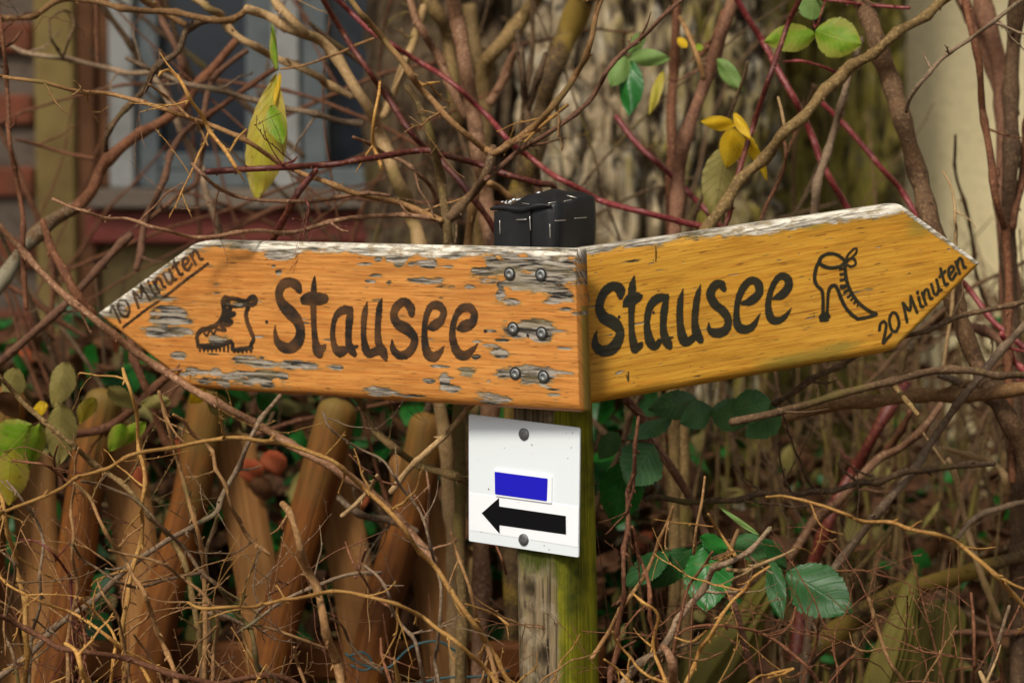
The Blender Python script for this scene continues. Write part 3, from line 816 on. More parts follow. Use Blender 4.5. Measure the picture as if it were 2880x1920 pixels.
# the right front face has normal (sin48.., ) perpendicular to the left one
Nr = fu.copy()
PR_ = Vector((cap_c.x, cap_c.y, 0)) + Nr * (caps * .5 * 1.045 + .0016)
for (a, c_) in (((385, 710), (388, 925)), ((660, 695), (822, 688)), ((880, 645), (893, 862))):
    staple(onp(*a, Pl, fn), onp(*c_, Pl, fn))
for (a, c_) in (((1212, 770), (1218, 985)), ((1300, 712), (1475, 700)), ((1620, 672), (1818, 655))):
    staple(onp(*a, PR_, Nr), onp(*c_, PR_, Nr))
def cap_top(zx, zy):    # a point on the cap's upper surface
    x, y = zp('K', zx, zy); 
    p = at(x, y, 2.70); w = p.x - cap_c.x
    best = None
    for dd in np.linspace(2.62, 2.78, 60):
        p = at(x, y, dd); wx_, wy_ = p.x - cap_c.x, p.y - cap_c.y
        z = zt + .0045 + .010 * wx_ / caps + .006 * wy_ / caps + .011 * (1 - min(1, math.hypot(wx_, wy_) / (dome0 * .55)) ** 1.6)
        e = abs(p.z - z)
        if best is None or e < best[0]: best = (e, Vector((p.x, p.y, z)))
    return best[1]
for (a, c_) in (((495, 440), (660, 440)), ((760, 440), (900, 452)), ((1110, 232), (1325, 232)), ((1500, 310), (1650, 340)), ((1450, 402), (1590, 370)), ((1190, 432), (1315, 415))):
    p, q = cap_top(*a), cap_top(*c_)
    d = (q - p).normalized(); q = p + d * min((q - p).length, .0125)
    staple(p + Vector((0, 0, .0008)), q + Vector((0, 0, .0008)))
def blob(name, p, r, mat, parent, seed, flat=.7):
    r_ = random.Random(seed); vs, fs = [], []
    nlat, nlon = 5, 8
    for a in range(nlat + 1):
        t = math.pi * a / nlat
        for c in range(nlon):
            f = 2 * math.pi * c / nlon; k = r * r_.uniform(.75, 1.2)
            vs.append((p[0] + k * math.sin(t) * math.cos(f), p[1] + k * math.sin(t) * math.sin(f), p[2] + k * flat * math.cos(t)))
    for a in range(nlat):
        for c in range(nlon): fs.append((a * nlon + c, a * nlon + (c + 1) % nlon, (a + 1) * nlon + (c + 1) % nlon, (a + 1) * nlon + c))
    return vs, fs
ice = MB()
r_ = random.Random(4)
for q in range(34):
    t = q / 33
    zx, zy = 430 + 640 * t + r_.uniform(-20, 20), 425 - 150 * t + r_.uniform(-18, 18)
    p = cap_top(zx, zy); v, f = blob('', p + Vector((0, 0, .0006)), r_.uniform(.0006, .0016) * (1.9 if 27 < q < 33 else 1), None, None, q); ice.add(v, f)
ice.build('ice_grains', M['drop'], capo, True)['kind'] = 'stuff'
dz_ = MB()
for q in range(7):
    p = cap_top(1330 + r_.uniform(-45, 45), 345 + r_.uniform(-18, 18)); v, f = blob('', p + Vector((0, 0, .0006)), r_.uniform(.0008, .0017), None, None, q + 60); dz_.add(v, f)
dz_.build('debris', M['dirt'], capo, True)

# ---- pointer boards
class Plane:
    def __init__(s, P, U, Vv):
        s.P = Vector(P); s.U = Vector(U).normalized(); s.N = s.U.cross(Vector(Vv)).normalized(); s.V = s.N.cross(s.U).normalized()
    def uv(s, x, y):
        q = ray_plane(x, y, s.P, s.N) - s.P; return np.array((q.dot(s.U), q.dot(s.V)))
    def w(s, u, v, n=0.0): return s.P + s.U * u + s.V * v + s.N * n

def offset_poly(P, r_list):
    return P
def round_poly(P, rads, n=7):
    out = []
    m = len(P)
    for i in range(m):
        a, b, c = P[i - 1], P[i], P[(i + 1) % m]; r = rads[i]
        d1, d2 = (a - b) / np.linalg.norm(a - b), (c - b) / np.linalg.norm(c - b)
        p, q = b + d1 * r, b + d2 * r
        for t in np.linspace(0, 1, n): out.append((1 - t) ** 2 * p + 2 * t * (1 - t) * b + t * t * q)
    return np.array(out)

def pt_seg_dist(U, Vv, a, b):
    d = b - a; t = np.clip(((U - a[0]) * d[0] + (Vv - a[1]) * d[1]) / max(d.dot(d), 1e-12), 0, 1)
    return np.hypot(U - a[0] - t * d[0], Vv - a[1] - t * d[1])

class Board:
    """pointer board: front plane, outline in plane coordinates (counter-clockwise), rounded edges, thickness T"""
    def __init__(s, plane, poly, rads, edge_r, T, wearf):
        s.pl, s.poly, s.T, s.edge_r, s.wearf = plane, poly, T, edge_r, wearf
        s.out = round_poly(poly, rads); s.endalg = False
    def drop(s, U, Vv):
        """how far the rounded surface lies behind the front plane"""
        D = np.zeros_like(U)
        m = len(s.poly)
        for i in range(m):
            a, b = s.poly[i], s.poly[(i + 1) % m]; d = (b - a) / np.linalg.norm(b - a)
            dist = (U - a[0]) * -d[1] + (Vv - a[1]) * d[0]     # inside positive for ccw
            r = s.edge_r[i]; x = np.clip(1 - dist / r, 0, 1)
            D = np.maximum(D, r * (1 - np.sqrt(np.maximum(0, 1 - (x * .97) ** 2))))
        rim = np.min([pt_seg_dist(U, Vv, s.out[i], s.out[(i + 1) % len(s.out)]) for i in range(0, len(s.out))], axis=0)
        x = np.clip(1 - rim / .0022, 0, 1)
        return np.maximum(D, .0022 * (1 - np.sqrt(np.maximum(0, 1 - (x * .97) ** 2)))), rim
    def relief(s, U, Vv):
        return (fbm(U * 14, Vv * 30, 2.0, 3) - .5) * .0011 + (vnoise(U * 30, Vv * 300, 4.0) - .5) * .00025
    def build(s, mat, name, parent, nu=560, nv=190):
        o = s.out; vmin, vmax = o[:, 1].min(), o[:, 1].max()
        e = np.linspace(0, 1, nv); tv = e - np.sin(2 * math.pi * e) / (2 * math.pi) * .55
        vs_ = vmin + 1e-5 + (vmax - vmin - 2e-5) * tv
        L, Rr = [], []
        for v in vs_:
            xs = []
            for i in range(len(o)):
                a, b = o[i], o[(i + 1) % len(o)]
                if (a[1] - v) * (b[1] - v) <= 0 and a[1] != b[1]: xs.append(a[0] + (v - a[1]) / (b[1] - a[1]) * (b[0] - a[0]))
            L.append(min(xs)); Rr.append(max(xs))
        L, Rr = np.array(L), np.array(Rr)
        e = np.linspace(0, 1, nu); tu = e - np.sin(2 * math.pi * e) / (2 * math.pi) * .35
        U = L[:, None] + (Rr - L)[:, None] * tu[None, :]; Vv = np.broadcast_to(vs_[:, None], U.shape)
        D, rim = s.drop(U, Vv)
        wear, pale, alg = s.wearf(U, Vv, D)
        n_ = -D + s.relief(U, Vv) - .0005 * np.clip((wear - .5) * 6, 0, 1)
        P, Ux, Vx, Nx = (np.array(q) for q in (s.pl.P, s.pl.U, s.pl.V, s.pl.N))
        front = P + U[..., None] * Ux + Vv[..., None] * Vx + n_[..., None] * Nx
        verts = front.reshape(-1, 3); idx = np.arange(nu * nv).reshape(nv, nu)
        F = np.stack([idx[:-1, :-1], idx[:-1, 1:], idx[1:, 1:], idx[1:, :-1]], -1).reshape(-1, 4)
        # boundary loop, carried back to the rear face
        loop = np.concatenate([idx[0, :], idx[1:, -1], idx[-1, -2::-1], idx[-2:0:-1, 0]])
        bu, bv = U.ravel()[loop], Vv.ravel()[loop]
        rings = [verts]; prev = loop; base = len(verts); uvs = [np.stack([U.ravel(), Vv.ravel()], 1)]
        W = [wear.ravel()]; Pa = [pale.ravel()]; Al = [alg.ravel()]; Fs = [F]
        nloop = len(loop)
        for dep in (s.T * .62, s.T * .97, s.T):
            sh = .0015 if dep == s.T else 0
            c0 = np.array([bu.mean(), bv.mean()])
            ru, rv = bu + (c0[0] - bu) * sh * 4, bv + (c0[1] - bv) * sh * 4
            rings.append(P + ru[:, None] * Ux + rv[:, None] * Vx - dep * Nx)
            cur = base + np.arange(nloop); base += nloop
            Fs.append(np.stack([np.roll(prev, -1), prev, cur, np.roll(cur, -1)], -1)); prev = cur
            uvs.append(np.stack([bu + dep * .4, bv + dep], 1)); W.append(wear.ravel()[loop]); Pa.append(pale.ravel()[loop]); Al.append(np.where(bu > U.max() - .004, 1.0, alg.ravel()[loop]) if s.endalg else alg.ravel()[loop])
        verts = np.vstack(rings); Fall = np.vstack(Fs)
        # rear face: fan
        ctr = P + bu.mean() * Ux + bv.mean() * Vx - s.T * Nx
        verts = np.vstack([verts, ctr[None]]); ci = len(verts) - 1
        nxt = np.roll(prev, -1); fan = np.stack([prev, np.full(nloop, ci), nxt, nxt], -1)
        uvs.append(np.array([[bu.mean(), bv.mean()]])); W.append([0.5]); Pa.append([0]); Al.append([0])
        tri = [tuple(int(q) for q in f[:3]) for f in fan]
        # all quads by numpy, the rear fan as a second step
        fl = [tuple(f) for f in Fall.tolist()] + tri
        ob = link_mesh(name, verts, fl, mat, parent, True, {'wear': np.concatenate(W), 'pale': np.concatenate(Pa), 'algae': np.concatenate(Al)}, np.vstack(uvs))
        return ob
    def paint(s, name, strokes, win, mat, parent, cell=.00072, rough=.0005, seed=0, wide=1.0, wearmul=1.0, lift=.0006):
        """brush strokes traced as centre lines with widths -> one thin sheet of paint on the board's surface"""
        lines = []
        for st in strokes:
            w_ = win
            if isinstance(st[0], str): w_, st = st[0], st[1:]
            A = []
            for p in st:
                sx, sy = zp(w_, p[0], p[1]); uv = s.pl.uv(sx, sy)
                width = (p[2] if len(p) > 2 else 24) * ZW[w_][2] / FPX * 2.63 * wide
                A.append((uv[0], uv[1], 0, width))
            lines.append(catmull(A, .0012))
        allp = np.vstack(lines); mg = .008
        u0, u1, v0, v1 = allp[:, 0].min() - mg, allp[:, 0].max() + mg, allp[:, 1].min() - mg, allp[:, 1].max() + mg
        us, vs_ = np.arange(u0, u1, cell), np.arange(v0, v1, cell)
        U, Vv = np.meshgrid(us, vs_); SD = np.full(U.shape, 1.0)
        for Ln in lines:
            for (u, v, _, w) in Ln:
                i0, i1 = np.searchsorted(us, [u - w - .004, u + w + .004]); j0, j1 = np.searchsorted(vs_, [v - w - .004, v + w + .004])
                sub = SD[j0:j1, i0:i1]
                np.minimum(sub, np.hypot(U[j0:j1, i0:i1] - u, Vv[j0:j1, i0:i1] - v) - w / 2, out=sub)
        SD = SD + rough * 2 * (vnoise(U * 260 + seed, Vv * 1100, 3.0) - .5) + rough * (vnoise(U * 900, Vv * 900, seed) - .5)
        al = np.clip(.5 - SD / (cell * 1.5), 0, 1)
        on = al > .01
        cells = on[:-1, :-1] | on[1:, :-1] | on[:-1, 1:] | on[1:, 1:]
        idx = np.arange(U.size).reshape(U.shape)
        F = np.stack([idx[:-1, :-1][cells], idx[:-1, 1:][cells], idx[1:, 1:][cells], idx[1:, :-1][cells]], -1)
        used, inv = np.unique(F, return_inverse=True); F = inv.reshape(F.shape)
        uu, vv = U.ravel()[used], Vv.ravel()[used]
        D, _ = s.drop(uu, vv); wear, pale, alg = s.wearf(uu, vv, D)
        n_ = -D + s.relief(uu, vv) + lift
        P, Ux, Vx, Nx = (np.array(q) for q in (s.pl.P, s.pl.U, s.pl.V, s.pl.N))
        verts = P + uu[:, None] * Ux + vv[:, None] * Vx + n_[:, None] * Nx
        return link_mesh(name, verts, F, mat, parent, True, {'alpha': al.ravel()[used], 'wear': wear * wearmul}, np.stack([uu, vv], 1))

def ell(U, Vv, pl, win, lst):
    """soft elliptical wear patches given in photo windows"""
    Wm = np.zeros_like(U)
    for e in lst:
        cx, cy, rx, ry = e[:4]
        c = pl.uv(*zp(win, cx, cy)); ex = pl.uv(*zp(win, cx + rx, cy)); ey = pl.uv(*zp(win, cx, cy - ry))
        a, b = np.hypot(*(ex - c)), np.hypot(*(ey - c))
        du, dv = U - c[0], Vv - c[1]
        r = np.sqrt((du / a) ** 2 + (dv / b) ** 2)
        Wm = np.maximum(Wm, np.clip(1.25 - r * .78, 0, 1))
    return Wm

# left board
cx_, cy_ = zp('H', 1329, 757)
PL = Plane(at(cx_, cy_, 2.585), (math.cos(R_(32)), -math.sin(R_(32)), 0), (0, 0, 1))
lp = [PL.uv(*zp('H', *q)) for q in ((222, 719), (441, 892), (1331, 948), (1320, 571), (452, 551))]
lp[0] += np.array((-.0015, 0))
lp = np.array(lp)
WL = [(710, 790, 130, 55), (720, 850, 150, 40), (700, 935, 170, 42), (640, 965, 120, 25), (1640, 285, 130, 42), (1100, 545, 42, 15), (1120, 620, 42, 11),
      (790, 1140, 60, 26), (790, 1165, 45, 12), (1330, 1165, 105, 45), (1480, 1215, 220, 28), (1760, 1225, 200, 34), (1150, 1300, 330, 45), (1250, 1360, 360, 50), (950, 1300, 140, 40),
      (1560, 1310, 140, 35), (1150, 1010, 90, 45), (1300, 710, 80, 25), (1200, 690, 50, 50), (2110, 1240, 60, 22), (1600, 385, 22, 14), (1640, 440, 25, 30), (1210, 265, 20, 10),
      (480, 560, 40, 60), (330, 690, 120, 50), (240, 760, 110, 60), (560, 590, 130, 50), (700, 470, 60, 60), (640, 660, 110, 22), (440, 660, 130, 45)]
WM = [(600, 290, 75, 40), (620, 320, 40, 40), (840, 345, 115, 30), (1000, 360, 55, 10), (850, 475, 125, 26), (545, 490, 30, 22), (1175, 520, 42, 22), (430, 430, 55, 14),
      (1500, 330, 330, 110), (1300, 420, 110, 70), (1720, 340, 290, 130), (1700, 500, 230, 55), (1850, 420, 150, 110), (1020, 270, 180, 26), (1100, 265, 110, 30),
      (1425, 590, 40, 60), (1480, 640, 80, 28), (1420, 560, 25, 70), (1880, 600, 110, 42), (1830, 640, 75, 18), (1620, 850, 190, 70), (1520, 860, 100, 75), (1730, 880, 90, 70), (1890, 870, 110, 10),
      (1400, 1040, 95, 42), (1640, 1215, 210, 62), (1540, 1205, 80, 60), (1770, 1225, 90, 70), (1440, 1215, 60, 14), (500, 1345, 125, 42), (680, 1378, 120, 16), (1350, 1400, 125, 52),
      (985, 1255, 32, 55), (1030, 1320, 75, 26), (1170, 1195, 75, 38), (1330, 1265, 26, 20), (860, 1262, 40, 16), (120, 1155, 50, 22), (1230, 1085, 36, 26), (950, 1150, 65, 10), (400, 480, 40, 12),
      (340, 342, 55, 10), (310, 295, 18, 8), (460, 305, 25, 16), (1340, 985, 60, 10), (1450, 945, 80, 12), (1840, 1370, 50, 12), (1930, 1200, 60, 14), (1920, 1005, 55, 9), (1930, 700, 50, 12), (1850, 1335, 70, 10), (1350, 870, 60, 9)]
top_edge_l = (lp[4], lp[3])
def wear_left(U, Vv, D):
    pl = PL
    W = np.maximum(ell(U, Vv, pl, 'L', WL), ell(U, Vv, pl, 'M', WM))
    nz_ = fbm(U * 62 + 5, Vv * 150, 1.0, 4) - .5
    n2 = fbm(U * 26 + 2, Vv * 26, 4.0, 3) - .5
    W = W + (nz_ * 1.5 + n2 * 1.0) * np.clip(W * 2.2, 0, 1)
    a, b = top_edge_l; d = (b - a) / np.linalg.norm(b - a)
    dt = -((U - a[0]) * -d[1] + (Vv - a[1]) * d[0])        # distance below the top edge
    dt = np.abs(dt)
    t2 = pt_seg_dist(U, Vv, lp[0], lp[4])
    band = np.clip(1.42 - dt / .0125, 0, 1.2) + (n2 * 1.0 + nz_ * .8) * np.clip(1.8 - dt / .012, 0, 1)
    tipb = np.clip(1.35 - t2 / .010, 0, 1.2) + (n2 * .8 + nz_ * .6) * np.clip(1.8 - t2 / .012, 0, 1)
    W2 = np.maximum(band, tipb)
    pale = np.clip(np.maximum(np.clip(1.5 - dt / .0095, 0, 1), np.clip(1.4 - t2 / .0065, 0, 1)) + n2 * 2.2 + nz_ * .8 - .12, 0, 1) * np.clip(np.maximum(2.2 - dt / .010, 2.0 - t2 / .008), 0, 1)
    sparse = np.clip((fbm(U * 30 + 9, Vv * 170 + 3, 6.0, 3) - .73) * 7, 0, .62)      # scattered short grey nicks
    W = np.maximum(np.maximum(W, W2), sparse)
    return np.clip(W, 0, 1.2), pale, np.zeros_like(U)
BL = Board(PL, lp, [.006, .010, .003, .004, .022], [.005, .012, .0016, .014, .007], .026, wear_left)
BL.endalg = True
board_l = BL.build(M['board_l'], 'pointer_board', signpost)
board_l['label'] = 'orange pointer board with flaking grey wear, walking boot drawing and tip pointing past the window'
# right board
P0 = at(*zp('H', 1335, 755), 2.645)
Ur = Vector((math.cos(R_(12)), math.sin(R_(12)), 0)); tilt = R_(8.6)
Ur = (Ur * math.cos(tilt) + Vector((0, 0, 1)) * math.sin(tilt))
PRb = Plane(P0, Ur, (0, 0, 1))
rp = [PRb.uv(*zp('H', *q)) for q in ((1282, 942), (2050, 809), (2254, 604), (2066, 466), (1279, 578))]
# parallel long edges
rp = np.array(rp)
W_r1 = [(870, 280, 45, 26), (200, 380, 160, 60), (60, 400, 60, 40), (330, 350, 90, 30), (205, 760, 40, 50), (215, 1140, 30, 60), (240, 820, 90, 7), (600, 935, 90, 7)]
def wear_right(U, Vv, D):
    W = ell(U, Vv, PRb, 'R', W_r1) * .9
    nz_ = fbm(U * 55 + 15, Vv * 130, 7.0, 4) - .5; n2 = fbm(U * 24 + 31, Vv * 24, 9.0, 3) - .5
    W = W + (nz_ * 1.0 + n2 * .6) * np.clip(W * 2, 0, 1)
    a, b = rp[4], rp[3]; d = (b - a) / np.linalg.norm(b - a)
    dt = np.abs((U - a[0]) * -d[1] + (Vv - a[1]) * d[0]); t2 = pt_seg_dist(U, Vv, rp[3], rp[2])
    band = np.clip(1.36 - dt / .0118, 0, 1.2) + (n2 * 1.2 + nz_ * .8) * np.clip(1.8 - dt / .012, 0, 1)
    tipb = np.clip(1.3 - t2 / .0068, 0, 1.2) + (n2 * .7) * np.clip(1.8 - t2 / .012, 0, 1)
    pale = np.clip(np.clip(1.45 - dt / .0085, 0, 1) * .8 + n2 * 2.4 + nz_ * .8 - .1, 0, 1)
    pale = np.maximum(pale * np.clip(2.2 - dt / .010, 0, 1), np.clip(1.4 - t2 / .005, 0, 1))
    sparse = np.clip((fbm(U * 30 + 70, Vv * 170 + 3, 6.0, 3) - .77) * 7, 0, .55)
    dots = np.clip((vnoise(U * 120, Vv * 260, 11.0) - .93) * 14, 0, .7)
    alg = ell(U, Vv, PRb, 'Q', [(560, 1220, 260, 60), (700, 1190, 120, 40), (1080, 880, 70, 25), (1200, 260, 160, 120), (300, 1300, 500, 60), (380, 260, 120, 40)]) * .6
    low = np.clip(1 - np.abs((U - rp[0][0]) * -(rp[1] - rp[0])[1] / np.linalg.norm(rp[1] - rp[0]) + (Vv - rp[0][1]) * (rp[1] - rp[0])[0] / np.linalg.norm(rp[1] - rp[0])) / .045, 0, 1)
    alg = np.clip(np.maximum(alg, low * .42) + n2 * .7, 0, 1)
    return np.clip(np.maximum.reduce([W, band, tipb, sparse, dots]), 0, 1.2), pale, alg
BR = Board(PRb, rp, [.004, .012, .003, .007, .004], [.013, .006, .005, .013, .004], .024, wear_right)
board_r = BR.build(M['board_r'], 'pointer_board', signpost)
board_r['label'] = 'golden tilted pointer board with high heeled ankle boot drawing and tip pointing past the cream wall'
# a wedge that carries the right board on the post
b = MB(); wc = PRb.w(.012, -.004, -.032); b.box(wc, .05, .018, .12, rotz(R_(12)), .003); b.build('wedge', M['post'], signpost)

# ---- lettering and drawings
S1 = [['L', (1818, 592, 50), (1795, 548, 75), (1745, 523, 66), (1690, 535, 72), (1652, 582, 70), (1645, 645, 70), (1675, 712, 84), (1735, 775, 100), (1800, 850, 88), (1826, 940, 80), (1805, 1025, 90), (1745, 1078, 80), (1680, 1072, 78), (1632, 1030, 58), (1611, 960, 34), (1612, 890, 8)],
      ['L', (1948, 472, 10), (1941, 540, 42), (1938, 620, 54), (1935, 740, 52), (1940, 900, 48), (1950, 1020, 58), (1968, 1095, 82), (1985, 1125, 70)],
      ['L', (1968, 1105, 66), (2010, 1085, 56), (2035, 1055, 18)], ['L', (1858, 672, 70), (1900, 662, 92), (1985, 664, 88), (2032, 660, 66)]]
S2 = [[(240, 705, 50), (185, 705, 58), (133, 742, 44), (106, 820, 38), (101, 920, 42), (122, 1005, 56), (160, 1042, 56), (210, 1020, 40)],
      [(250, 682, 14), (236, 760, 56), (226, 860, 52), (226, 960, 52), (246, 1010, 64), (272, 1050, 40)], [(140, 1022, 60), (200, 1012, 44), (296, 992, 20)],
      [(372, 645, 8), (355, 720, 44), (345, 820, 44), (345, 920, 44), (362, 1010, 62), (392, 1046, 58), (440, 1030, 56), (500, 1028, 60)],
      [(488, 612, 8), (470, 680, 44), (460, 780, 48), (456, 880, 48), (466, 970, 58), (500, 1040, 66), (522, 1095, 20)],
      [(722, 735, 44), (715, 684, 66), (668, 640, 56), (612, 670, 58), (582, 740, 58), (612, 812, 68), (682, 852, 76), (742, 915, 58), (738, 985, 58), (688, 1048, 58), (622, 1056, 54), (577, 1008, 46), (569, 940, 10)],
      [(852, 848, 18), (900, 826, 66), (950, 790, 56), (975, 722, 48), (940, 670, 56), (878, 675, 50), (840, 750, 42), (826, 850, 42), (827, 950, 52), (852, 1048, 68), (900, 1073, 64), (950, 1032, 36), (979, 985, 6)],
      [(1088, 852, 26), (1140, 832, 74), (1200, 800, 62), (1216, 732, 52), (1180, 686, 56), (1120, 690, 52), (1072, 750, 42), (1046, 850, 46), (1050, 950, 56), (1086, 1038, 66), (1140, 1062, 62), (1200, 1020, 36), (1246, 965, 6)]]
BL.paint('lettering', S1 + S2, 'M', M['paint_l'], board_l, seed=1, wide=1.26)
boot = [[(962, 1060, 26), (950, 985, 30), (980, 932, 30), (1050, 910, 30), (1120, 882, 32), (1160, 830, 34), (1180, 760, 36), (1172, 690, 40), (1192, 660, 36), (1218, 690, 26)],
        [(1195, 658, 26), (1280, 664, 26), (1360, 682, 26), (1420, 650, 40), (1442, 672, 40), (1428, 705, 34), (1388, 716, 26)], [(1225, 725, 20), (1300, 725, 20), (1385, 712, 22)],
        [(1388, 720, 28), (1365, 790, 30), (1376, 860, 30), (1410, 950, 30), (1428, 1002, 26), (1408, 1050, 30), (1404, 1080, 26)],
        [(960, 1062, 30), (1060, 1068, 40), (1150, 1052, 34), (1222, 1030, 30), (1248, 1040, 26), (1256, 1092, 30), (1330, 1088, 26), (1412, 1080, 26)],
        [(1190, 690, 30), (1235, 745, 26), (1190, 772, 30), (1268, 790, 24), (1180, 832, 34), (1240, 855, 30), (1212, 882, 26), (1150, 882, 28), (1190, 930, 18), (1130, 925, 20)],
        [(1000, 935, 14), (1032, 975, 16), (1060, 930, 16), (1090, 960, 16), (1115, 915, 14)], [(1190, 770, 44), (1195, 820, 50)], [(1205, 855, 40), (1215, 880, 20)]]
for x in range(975, 1235, 34): boot.append([(x, 1070, 16), (x, 1104, 14)])
for x in range(1262, 1425, 36): boot.append([(x, 1090, 18), (x, 1112, 16)])
BL.paint('boot_drawing', boot, 'L', M['paint_l'], board_l, seed=2, wide=1.5)
BL.paint('underline', [[(322, 905, 24), (500, 768, 24), (700, 625, 26), (880, 485, 26), (1042, 366, 26)]], 'L', M['paint_l'], board_l, seed=3)
# small hand lettering: strokes in an em box (x right, y up)
GL = {'1': (.34, [[(.02, .78), (.2, 1), (.2, 0)]]), '0': (.52, [[(.22, 0), (.04, .22), (.04, .75), (.22, 1), (.42, .78), (.42, .24), (.22, 0)]]),
      '2': (.52, [[(.03, .76), (.14, .98), (.32, .96), (.38, .72), (.24, .4), (.04, .04), (.25, .06), (.46, .1)]]),
      'M': (.74, [[(.04, 0), (.1, .98)], [(.1, .98), (.3, .4), (.5, .98)], [(.5, .98), (.58, 0)]]), 'i': (.24, [[(.08, .62), (.08, .12), (.16, .02)], [(.09, .84), (.1, .88)]]),
      'n': (.48, [[(.05, .66), (.07, 0)], [(.07, .45), (.2, .66), (.32, .56), (.32, .12), (.4, .02)]]), 'u': (.5, [[(.06, .66), (.07, .16), (.18, 0), (.32, .16)], [(.34, .66), (.33, .1), (.42, 0)]]),
      't': (.36, [[(.14, .98), (.14, .12), (.26, .02)], [(.0, .66), (.3, .68)]]), 'e': (.46, [[(.06, .32), (.34, .42), (.28, .64), (.12, .62), (.05, .3), (.14, .03), (.38, .14)]]), ' ': (.22, [])}
def hand(text, win, p0, p1, up, w, frm=0.0):
    tot = sum(GL[c][0] for c in text); p0, p1, up = (np.array(q, float) for q in (p0, p1, up)); out = []; x = 0
    for c in text:
        for st in GL[c][1]:
            out.append([win] + [tuple(p0 + (p1 - p0) * (x + a) / tot + up * b_) + (w,) for a, b_ in st])
        x += GL[c][0]
    return out
BL.paint('lettering', hand('10 Minuten', 'L', (262, 885), (1010, 318), (-66, -138), 22), 'L', M['paint_l'], board_l, seed=4, wide=1.35, wearmul=.62)
S3 = [[(468, 745, 34), (464, 694, 66), (420, 668, 56), (370, 692, 58), (332, 752, 52), (318, 830, 56), (352, 892, 72), (420, 932, 78), (463, 990, 56), (448, 1060, 66), (400, 1118, 74), (332, 1128, 66), (292, 1090, 50), (288, 1030, 26), (300, 985, 6)],
      [(565, 596, 8), (551, 670, 46), (548, 760, 52), (545, 860, 40), (545, 960, 38), (555, 1050, 48), (570, 1112, 58)], [(570, 1115, 52), (604, 1092, 42), (620, 1065, 8)], [(490, 812, 14), (528, 775, 70), (570, 752, 74), (612, 740, 26)],
      [(790, 748, 44), (740, 752, 56), (690, 792, 52), (661, 870, 42), (656, 960, 42), (676, 1058, 60), (710, 1098, 48), (745, 1060, 36)], [(803, 728, 14), (782, 820, 48), (772, 910, 44), (774, 1000, 48), (800, 1070, 58), (818, 1098, 36)], [(775, 1046, 40), (836, 1032, 14)],
      [(912, 690, 6), (894, 770, 38), (888, 870, 44), (894, 960, 48), (916, 1050, 64), (950, 1062, 52), (990, 1030, 46)], [(1037, 660, 8), (1015, 740, 38), (1001, 840, 44), (996, 930, 44), (1012, 1010, 60), (1036, 1050, 44)],
      [(1203, 690, 36), (1178, 652, 52), (1130, 672, 56), (1107, 732, 56), (1142, 800, 56), (1202, 850, 56), (1234, 912, 48), (1214, 980, 56), (1150, 1003, 60), (1102, 980, 36), (1095, 930, 8)],
      [(1335, 792, 24), (1400, 770, 56), (1450, 722, 52), (1448, 654, 54), (1400, 628, 48), (1346, 672, 48), (1306, 760, 42), (1292, 860, 38), (1302, 948, 56), (1350, 976, 56), (1410, 950, 42), (1461, 860, 6)],
      ['Q', (42, 838, 22), (110, 806, 60), (160, 742, 60), (150, 678, 56), (100, 662, 48), (50, 712, 42), (15, 800, 42), (0, 900, 46), (20, 988, 60), (70, 1013, 52), (130, 980, 36), (186, 910, 6)]]
BR.paint('lettering', S3, 'R', M['paint_r'], board_r, seed=11, rough=.00035, wide=1.16)
heel = [[(402, 545, 24), (376, 600, 26), (366, 680, 26), (382, 732, 26), (420, 772, 24), (432, 840, 24), (432, 960, 26)], [(412, 985, 26), (445, 972, 56), (478, 980, 26)], [(415, 1008, 24), (465, 1006, 24)],
        [(465, 960, 22), (470, 840, 22), (476, 780, 24), (496, 742, 26), (526, 736, 26), (550, 772, 26), (572, 832, 26), (612, 910, 26), (660, 965, 26), (705, 998, 24)], [(705, 998, 26), (780, 985, 24), (848, 960, 30)],
        [(850, 958, 26), (790, 932, 26), (722, 880, 26), (672, 820, 26), (632, 742, 26), (612, 670, 26), (606, 600, 24), (606, 560, 24)],
        [(400, 548, 28), (420, 510, 26), (470, 486, 24), (530, 490, 24), (582, 520, 24), (602, 552, 24), (560, 586, 24), (490, 596, 26), (430, 580, 26), (400, 556, 26)],
        [(606, 545, 18), (630, 492, 16), (670, 450, 16), (696, 446, 16), (690, 482, 16), (650, 522, 16), (612, 545, 16)], [(610, 560, 18), (640, 524, 18), (680, 530, 20), (686, 570, 18), (650, 586, 18), (614, 565, 18)],
        [(565, 605, 20), (605, 600, 18)], [(572, 648, 22), (612, 640, 16)], [(574, 692, 22), (614, 684, 16)], [(580, 746, 34), (606, 742, 28)], [(602, 786, 22), (638, 768, 16)], [(628, 826, 20), (656, 804, 16)], [(652, 850, 16), (668, 836, 14)], [(678, 872, 16), (692, 852, 14)], [(702, 896, 14), (714, 876, 14)]]
BR.paint('ankle_boot_drawing', heel, 'Q', M['paint_r'], board_r, seed=12, rough=.0002, wide=1.15)
BR.paint('lettering', hand('20 Minuten', 'Q', (902, 1196), (1568, 584), (-40, -140), 25), 'Q', M['paint_r'], board_r, seed=13, rough=.0002)
BR.paint('scratch', [['R', (718, 388, 6), (720, 440, 10), (718, 490, 8)], ['R', (524, 1280, 8), (522, 1338, 14)], ['R', (508, 1300, 6), (522, 1336, 8)]], 'R', M['paint_r'], board_r, seed=14, rough=.0002)

